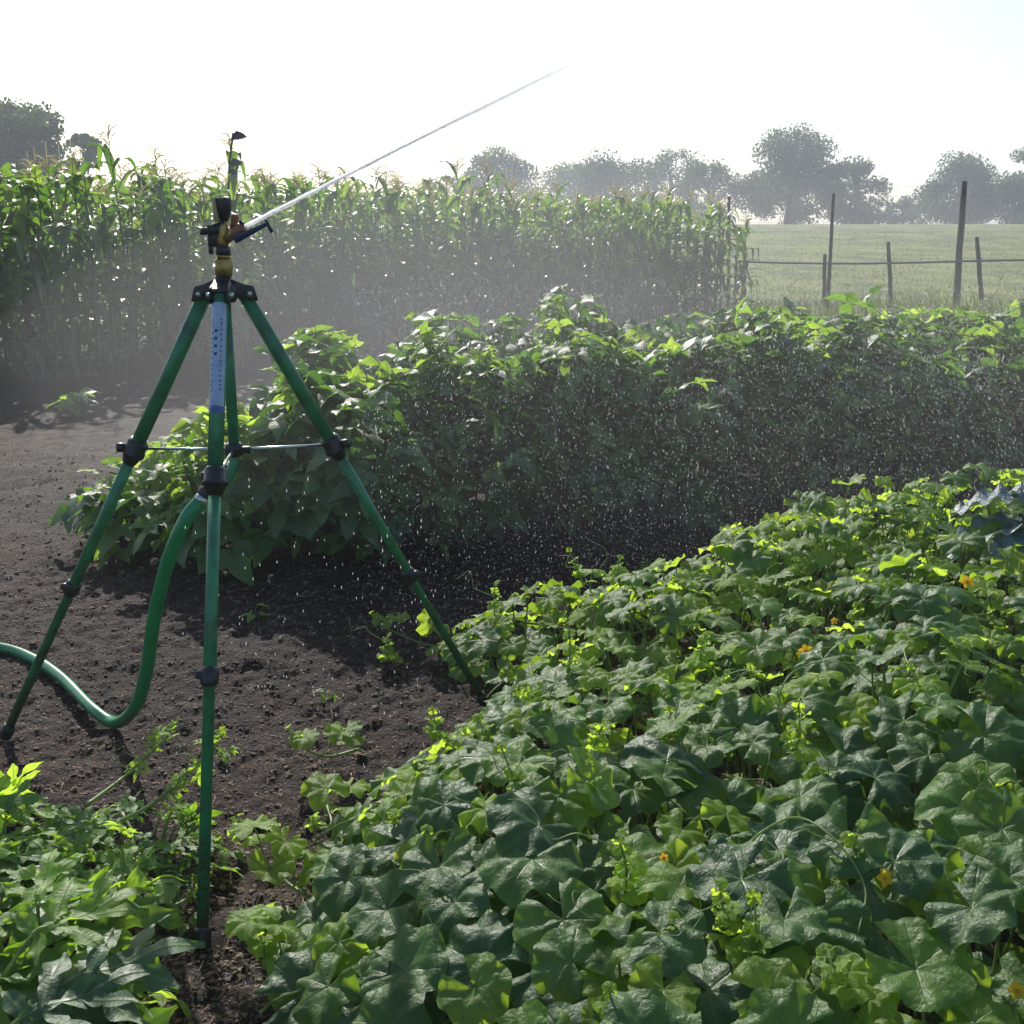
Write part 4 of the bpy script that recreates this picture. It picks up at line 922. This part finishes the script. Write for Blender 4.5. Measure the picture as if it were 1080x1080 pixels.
# ------------------------------------------------------------------ sprinkler tripod
fF, fL, fR = gr(213, 1000), gr(5, 777), gr(512, 742)
cen = (fF + fL + fR) / 3
hub = at(236, 306, cen.y - .02)
TR = empty('tripod_sprinkler', (cen.x, cen.y, 0)); TO = TR.location
tag(TR, 'green steel tripod sprinkler with a brass impact head, standing on the soil', 'sprinkler')
def leg(foot, kb, kl, wd_up, wd_lo, lab=None, sticker=False):
    """kb, kl: fractions along hub-foot where the brace collar and the lower clamp sit"""
    d = (foot - hub).normalized(); L = (foot - hub).length
    side = Vector((d.x, d.y, 0)).normalized()
    a = hub + side * .055 + Vector((0, 0, -.012)); d = (foot - a).normalized(); L = (foot - a).length
    P = lambda f: a + d * L * f
    g = G(); lathe(g, P(0), P(kb + .01), [(0, wd_up), (1, wd_up)], 20); lo = lathe(g, P(kb), P(.985), [(0, wd_lo), ((kl - kb) / (.985 - kb), wd_lo), (((kl - kb) / (.985 - kb)) + .001, wd_lo * .86), (1, wd_lo * .86)], 20)
    o = g.build('leg', M['green_paint'], TR, origin=TO)
    if lab: o['label'] = lab
    c = G(); r = wd_up * 1.45; lathe(c, P(kb - .018), P(kb + .03), [(0, wd_up * 1.1), (.12, r), (.45, r * .98), (.5, r * 1.12), (.62, r * 1.12), (.66, r * .95), (1, wd_lo * 1.15)], 20)
    x = d.orthogonal().normalized(); k = P(kb) + Vector((math.copysign(1, foot.x - hub.x) * r * .9, .0, .004)) if not sticker else P(kb) + Vector((-r * .6, .02, 0))
    lathe(c, k, k + Vector((math.copysign(.022, foot.x - hub.x) if not sticker else -.02, -.012, 0)), [(0, .010), (.5, .013), (1, .012)], 10)
    c.build('clamp', M['black'], o, origin=TO)
    c = G(); r = wd_lo * 1.4; lathe(c, P(kl - .012), P(kl + .018), [(0, wd_lo * 1.1), (.15, r), (.8, r), (1, wd_lo)], 18)
    k = P(kl); lathe(c, k, k + Vector((-.03 if foot.x < hub.x + .2 else .03, -.01, .005)), [(0, .008), (.6, .011), (1, .009)], 10); c.build('clamp', M['black'], o, origin=TO)
    c = G(); lathe(c, P(.972), P(1.0) + Vector((0, 0, .0)), [(0, wd_lo * 1.1), (.2, wd_lo * 1.25), (.8, wd_lo * 1.3), (1, wd_lo * 1.1)], 16); c.build('foot_cap', M['black'], o, origin=TO)
    for ch in TR.children_recursive if hasattr(TR, 'children_recursive') else []: pass
    return a, P, o
def lf(foot, px, py):
    """fraction along the leg whose image is nearest (px,py)"""
    side = Vector(((foot - hub).x, (foot - hub).y, 0)).normalized(); a = hub + side * .055 + Vector((0, 0, -.012)); best = None
    for i in range(200):
        q = a.lerp(foot, i / 199); v = q - Vector((0, 0, EYE)); dz = v.y * CP - v.z * SP; ux = v.x / dz * FPX + 540; uy = 540 - (v.y * SP + v.z * CP) / dz * FPX
        e_ = abs(uy - py)
        if best is None or e_ < best[0]: best = (e_, i / 199)
    return best[1]
legs = []
legs.append(leg(fF, lf(fF, 230, 503), lf(fF, 222, 713), .0185, .0150, 'front leg nearest the camera with a pale blue sticker', True))
legs.append(leg(fL, lf(fL, 140, 473), lf(fL, 73, 620), .0188, .0155))
legs.append(leg(fR, lf(fR, 352, 470), lf(fR, 433, 605), .0185, .0142))
kf = [lf(fF, 230, 503), lf(fL, 140, 473), lf(fR, 352, 470)]
# sticker: a sleeve round the upper front leg, with a darker band and lines of print
a, P, o = legs[0]
s0, s1 = lf(fF, 0, 322), lf(fF, 0, 430)
d = (P(1) - P(0)).normalized(); side = Vector((1, 0, 0)); nrm_ = side.cross(d).normalized()
if nrm_.y > 0: nrm_ = -nrm_
def sleeve(f0, f1, rad, a0, a1, name, mat, par):
    g = G(); V = []; n = 13
    for f in np.linspace(f0, f1, 6):
        for k in range(n):
            an = a0 + (a1 - a0) * k / (n - 1); V.append(tuple(P(f) + nrm_ * math.cos(an) * rad + side * math.sin(an) * rad))
    g.add(V, grid_tris(6, n)); return g.build(name, mat, par, origin=TO if par is TR else TO)
st_ = sleeve(s0, s1, .0191, R(-95), R(68), 'sticker', M['sticker'], o)
sleeve(s1 + .0002, s1 + .012, .0193, R(-95), R(68), 'sticker_band', M['sticker_edge'], o)
g = G()
f = s0 + .03
rr = random.Random(4)
for cidx, (aa, hgt) in enumerate(((R(-8), .007), (R(-40), .0035), (R(30), .0035))):
    f = s0 + (.03 if cidx else .05)
    while f < (s1 - .02 if cidx else s0 + .09):
        ln = rr.uniform(.0015, .004) if cidx else .006
        c = P(f) + nrm_ * math.cos(aa) * .0195 + side * math.sin(aa) * .0195
        tn = side * math.cos(aa) - nrm_ * math.sin(aa); no_ = nrm_ * math.cos(aa) + side * math.sin(aa)
        box(g, c, tn * hgt * .5, d * ln * .6, no_ * .0004); f += rr.uniform(.006, .012) if cidx else .013
g.build('sticker_print', M['ink'], o, origin=TO)
for l in legs:
    for ch in l[2].children:
        pass
# hub with three shouldered brackets
g = G(); lathe(g, hub + Vector((0, 0, -.03)), hub + Vector((0, 0, .035)), [(0, .026), (.2, .034), (.6, .032), (.8, .022), (1, .02)], 20)
for foot in (fF, fL, fR):
    s_ = Vector(((foot - hub).x, (foot - hub).y, 0)).normalized(); t_ = Vector((-s_.y, s_.x, 0)); dn = (foot - hub).normalized()
    for sg in (-1, 1): box(g, hub + s_ * .045 + t_ * sg * .021 + Vector((0, 0, -.004)), t_ * .0035, s_ * .036 + Vector((0, 0, -.008)), Vector((0, 0, .018)), .75)
    box(g, hub + s_ * .040 + Vector((0, 0, .012)), t_ * .021, s_ * .030 + Vector((0, 0, -.012)), Vector((0, 0, .005)))
g.build('hub', M['black'], TR, origin=TO)
g = G()
for foot in (fF, fL, fR):
    s_ = Vector(((foot - hub).x, (foot - hub).y, 0)).normalized(); t_ = Vector((-s_.y, s_.x, 0)); c = hub + s_ * .055 + Vector((0, 0, -.010))
    lathe(g, c - t_ * .033, c + t_ * .033, [(0, .006), (.1, .007), (.9, .007), (1, .006)], 8)
g.build('bolts', M['steel'], TR, origin=TO)
# riser pipe, brace collar and rods
kz = (legs[1][1](kf[1]).z + legs[2][1](kf[2]).z) / 2
rb = at(247, 474, hub.y + .02); rtop = hub + Vector((0, .01, -.02))
g = G(); lathe(g, rtop, rb + Vector((0, 0, -.01)), [(0, .014), (1, .014)], 16); pipe = g.build('riser_pipe', M['green_paint'], TR, origin=TO)
elb = smooth_path([rb + Vector((0, 0, -.01)), rb + Vector((-.003, -.008, -.045)), rb + Vector((-.03, -.03, -.085)), at(218, 520, hub.y - .06)], 5)
g = G(); tube(g, elb, .0135, 14); g.build('elbow', M['green_paint'], TR, origin=TO)
g = G(); lathe(g, rb + Vector((0, 0, .018)), rb + Vector((0, 0, -.018)), [(0, .018), (.2, .024), (.8, .024), (1, .018)], 16)
box(g, rb + Vector((.03, -.005, 0)), (.014, 0, 0), (0, .008, 0), (0, 0, .009)); g.build('brace_collar', M['black'], TR, origin=TO)
for i, l in enumerate(legs):
    g = G(); e_ = l[1](kf[i]); tube(g, [rb, e_], .0042, 8); g.build('brace_rod', M['steel'], TR, origin=TO)
# coupling where the hose screws on
e1 = elb[-1]; ed = (elb[-1] - elb[-3]).normalized()
hd_ = (at(196, 548, hub.y - .09) - e1).normalized()
g = G(); lathe(g, e1 - hd_ * .012, e1 + hd_ * .014, [(0, .018), (.3, .022), (.8, .022), (1, .019)], 14); g.build('coupling', M['black'], TR, origin=TO)
g = G(); lathe(g, e1 + hd_ * .012, e1 + hd_ * .030, [(0, .0185), (.5, .0195), (1, .019)], 16); g.build('hose_clip', M['steel'], TR, origin=TO)

# head, built along the vertical above the hub (1 px is about 2.4 mm here)
HY = hub.y
def hp(px, py, dy=0.0): return at(px, py, HY + dy)
g = G(); lathe(g, hp(236, 303), hp(236, 286), [(0, .017), (.4, .015), (.5, .019), (1, .019)], 16); g.build('pipe_collar', M['black'], TR, origin=TO)
g = G(); lathe(g, hp(236, 292), hp(236, 273), [(0, .019), (.12, .024), (.88, .0245), (1, .020)], 6); lathe(g, hp(236, 273), hp(236, 262), [(0, .017), (.3, .017), (.5, .0145), (1, .0145)], 16)
g.build('swivel_nut', M['brass'], TR, origin=TO)
g = G(); lathe(g, hp(235.5, 270), hp(235.5, 259), [(0, .014), (.1, .0185), (.9, .0175), (1, .014)], 16); g.build('swivel_collar', M['black'], TR, origin=TO)
body = G()
lathe(body, hp(235, 262), hp(235.5, 232), [(0, .0135), (.2, .0155), (.6, .0150), (.85, .012), (1, .009)], 16)
lathe(body, hp(236, 254), hp(255, 240, -.03), [(0, .012), (.6, .0125), (.75, .0105), (1, .008)], 14)
body_o = body.build('brass_body', M['brass'], TR, origin=TO)
g = G(); lathe(g, hp(248, 246, -.02), hp(257, 240, -.034), [(0, .013), (.15, .0145), (.7, .0135), (1, .008)], 12); lathe(g, hp(244, 244), hp(249, 226, -.01), [(0, .006), (.5, .0075), (.8, .010), (1, .006)], 10)
g.build('nozzle', M['rust'], TR, origin=TO)
g = G(); lathe(g, hp(236, 233), hp(234.5, 209), [(0, .010), (.2, .0165), (.6, .0215), (.92, .0235), (1, .021)], 18); g.build('spring_cap', M['black'], TR, origin=TO)
g = G(); box(g, hp(228.2, 221, -.012), (.004, -.003, 0), (.004, .012, 0), hp(228, 210) - hp(229.5, 223)); g.build('cap_stripe', plain_mat('yellow_mark', (0.42, 0.34, 0.16), .5), TR, origin=TO)
g = G(); c0 = hp(214, 243, -.02); c1 = hp(236, 241)
box(g, (c0 + c1) / 2, (c1 - c0) * .52, (0, .010, 0), (0, 0, .011), .8); box(g, hp(216.5, 243.5, -.02), (.011, 0, .002), (0, .014, 0), (0, 0, .008), .8)
box(g, hp(225, 251), (.012, 0, 0), (0, .010, 0), (0, 0, .022), .9); box(g, hp(222.5, 262), (.005, 0, 0), (0, .006, 0), (0, 0, .014)); box(g, hp(231, 239), (.016, 0, .004), (0, .012, 0), (0, 0, .010))
g.build('drive_arm', M['black'], TR, origin=TO)
g = G(); p0, p1 = hp(247.5, 253, -.03), hp(282, 236, -.06); dd_ = (p1 - p0); box(g, (p0 + p1) / 2, Vector((0, .006, 0)), Vector((dd_.z, 0, -dd_.x)).normalized() * .0095, dd_ * .5, .45, .1)
tube(g, [hp(280, 232, -.06), hp(287, 245, -.06)], .0042, 8); lathe(g, hp(253, 233, -.03), hp(255, 236, -.03), [(0, .005), (1, .005)], 8); g.build('deflector_paddle', plain_mat('dark_blue_metal', (.03, .04, .10), .35, metal=.5), TR, origin=TO)
g = G(); tube(g, [hp(257, 234, -.034), hp(253, 247, -.03)], .003, 6)
g.build('deflector_pin', M['black'], TR, origin=TO)

# ------------------------------------------------------------------ hose
hz = lambda p, z: Vector((p.x, p.y, z))
P = [e1 + hd_ * .022, at(196, 548, HY - .09), at(178, 590, HY - .08), at(163, 650, HY - .02), at(155, 705, HY + .06), at(143, 745, HY + .14), gr(122, 762, .022), gr(98, 748, .02), gr(65, 715, .02), gr(35, 695, .02), gr(0, 683, .02), gr(-60, 680, .02), gr(-160, 700, .02)]
g = G(); Q = smooth_path(P, 9); tube(g, Q, .0185, 16)
tag(g.build('garden_hose', M['hose']), 'green garden hose hanging from the tripod riser and looping over the soil', 'hose')

# ------------------------------------------------------------------ water
n0 = hp(257.5, 239.5, -.034); tgt = at(640, 50, 6.4); g = G()
def jet(f): # drooping slightly with distance
    p = n0.lerp(tgt, f); p.z += .03 * f * (1 - f); return p
prng = np.random.default_rng(5)
def ribbon(g, pts, wd, ang):
    d = (pts[-1] - pts[0]).normalized(); x = d.cross(Vector((0, 1, 0))).normalized(); y = d.cross(x)
    V = []
    for p, w_ in zip(pts, wd):
        u = x * math.cos(ang) + y * math.sin(ang); V += [tuple(p - u * w_), tuple(p + u * w_)]
    g.add(V, grid_tris(len(pts), 2))
for strand in range(12):
    L = prng.uniform(.75, 1.0) if strand else 1.0; f0 = 0 if strand < 5 else prng.uniform(0, .4); Pq = []; wd = []; ph = strand * .9
    for i in range(70):
        f = f0 + (L - f0) * i / 69; o_ = (.0008 + .010 * f) * (strand > 0)
        Pq.append(jet(f) + Vector((0, math.cos(ph + f * 7) * o_, math.sin(ph * 2.1 + f * 5) * o_))); wd.append(.0056 * (1 - .60 * i / 69) * (1 + .2 * prng.normal()) * (1 if strand < 4 else .55))
    ribbon(g, Pq, [abs(q) + .0003 for q in wd], strand * .55)
OCT = (np.array([[1, 0, 0], [0, 1, 0], [-1, 0, 0], [0, -1, 0], [0, 0, 1], [0, 0, -1.]]), np.array([[0, 1, 4], [1, 2, 4], [2, 3, 4], [3, 0, 4], [1, 0, 5], [2, 1, 5], [3, 2, 5], [0, 3, 5]]), np.zeros((6, 2)))
k = 5200; f = rng.random(k) ** .75 * 1.04; c = np.array([tuple(jet(a)) for a in f]); sp = (.003 + .028 * f ** 1.3)
c += rng.normal(0, 1, (k, 3)) * sp[:, None] * (.5, .5, .55); c[:, 2] -= np.abs(rng.normal(0, 1, k)) * sp * .8
jd = np.array(tuple((tgt - n0).normalized())); s = rng.uniform(.0007, .0016, k)
g.many(OCT, frames(np.tile(jd, (k, 1)), np.tile([0, 1., 0], (k, 1))) * (s[:, None] * np.ones((1, 3)) * (1, 1, 2.6))[:, None, :], c, f)
tag(g.build('water_jet', M['water']), 'white jet of water shooting up and right from the sprinkler nozzle', 'water jet', kind='stuff')
g = G(); k = 42000
Y = rng.uniform(3.7, 6.4, k); X = -.14 * Y + (.14 + .48) * Y * rng.random(k) ** .85; Zd = rng.random(k) ** 1.1 * 1.25 + .03
keep = (vnoise(X, Zd + Y, 1.2) > -.32); X, Y, Zd = X[keep], Y[keep], Zd[keep]; k = len(X)
s = (.0004 + .0006 * rng.random(k) ** 5); dr = np.stack([-.30 * (X / (Y + .1)) * 4.2 + rng.normal(0, .06, k), rng.normal(0, .05, k), np.ones(k)], -1)
el = rng.uniform(3.5, 9, k)
g.many(OCT, frames(dr, np.tile([0, 1., 0], (k, 1))) * np.stack([s, s, s * el], -1)[:, None, :], np.stack([X, Y, Zd], -1), rng.random(k))
k = 160; Y = rng.uniform(2.6, 3.2, k); X = rng.uniform(-.9, -.2, k); Zd = rng.uniform(.1, .9, k); s = rng.uniform(.0006, .0011, k)
g.many(OCT, frames(rand_dirs(k, (0, 0, 1), .05), np.tile([0, 1., 0], (k, 1))) * np.stack([s, s, s * 6], -1)[:, None, :], np.stack([X, Y, Zd], -1), rng.random(k))
tag(g.build('water_drops', M['drop']), 'fine sunlit water drops falling in front of the bean row', 'water drops', kind='stuff')

# ------------------------------------------------------------------ air: spray mist and far haze
def vol_mat(name, dens, colr=(.93, .96, 1), an=.35):
    m, t, o = new_mat(name); v = N(t, 'ShaderNodeVolumePrincipled'); v.inputs['Color'].default_value = (*colr, 1)
    v.inputs['Density'].default_value = dens; v.inputs['Anisotropy'].default_value = an; t.links.new(v.outputs[0], o.inputs['Volume']); return m
def ellipsoid(name, c, r, mat, lab, cat):
    n, m = 17, 28; V = []
    for i in range(n):
        th = math.pi * i / (n - 1)
        for j in range(m): V.append((c[0] + r[0] * math.sin(th) * math.cos(2 * math.pi * j / m), c[1] + r[1] * math.sin(th) * math.sin(2 * math.pi * j / m), c[2] + r[2] * math.cos(th)))
    g = G(); g.add(V, grid_tris(n, m, True)[:, ::-1]); o = g.build(name, mat); return tag(o, lab, cat, kind='stuff')
ellipsoid('spray_mist', (-0.6, 7.4, .95), (2.6, 2.5, 1.2), vol_mat('mist_air', .013, an=.2), 'pale drifting spray mist between the tripod and the maize', 'mist')
ellipsoid('spray_mist', (-0.4, 7.2, .9), (1.5, 1.9, .95), bpy.data.materials['mist_air'], 'denser heart of the spray mist behind the tripod', 'mist')
ellipsoid('spray_mist', (0.6, 6.2, .8), (3.4, 2.4, 1.0), vol_mat('mist_air_thin', .025, (1, .95, .9), .2), 'thin spray mist hanging over the bean row', 'mist')
g = G(); x0, x1, y0, y1, z0, z1 = -430., 430., -40., 430., -9., 22.
V = [(x, y, z) for z in (z0, z1) for x, y in ((x0, y0), (x1, y0), (x1, y1), (x0, y1))]
F = [(0, 2, 1), (0, 3, 2), (4, 5, 6), (4, 6, 7), (0, 1, 5), (0, 5, 4), (1, 2, 6), (1, 6, 5), (2, 3, 7), (2, 7, 6), (3, 0, 4), (3, 4, 7)]
g.add(V, F); tag(g.build('haze', vol_mat('haze_air', .0025, (.88, .94, 1), .2), smooth=False), kind='stuff')
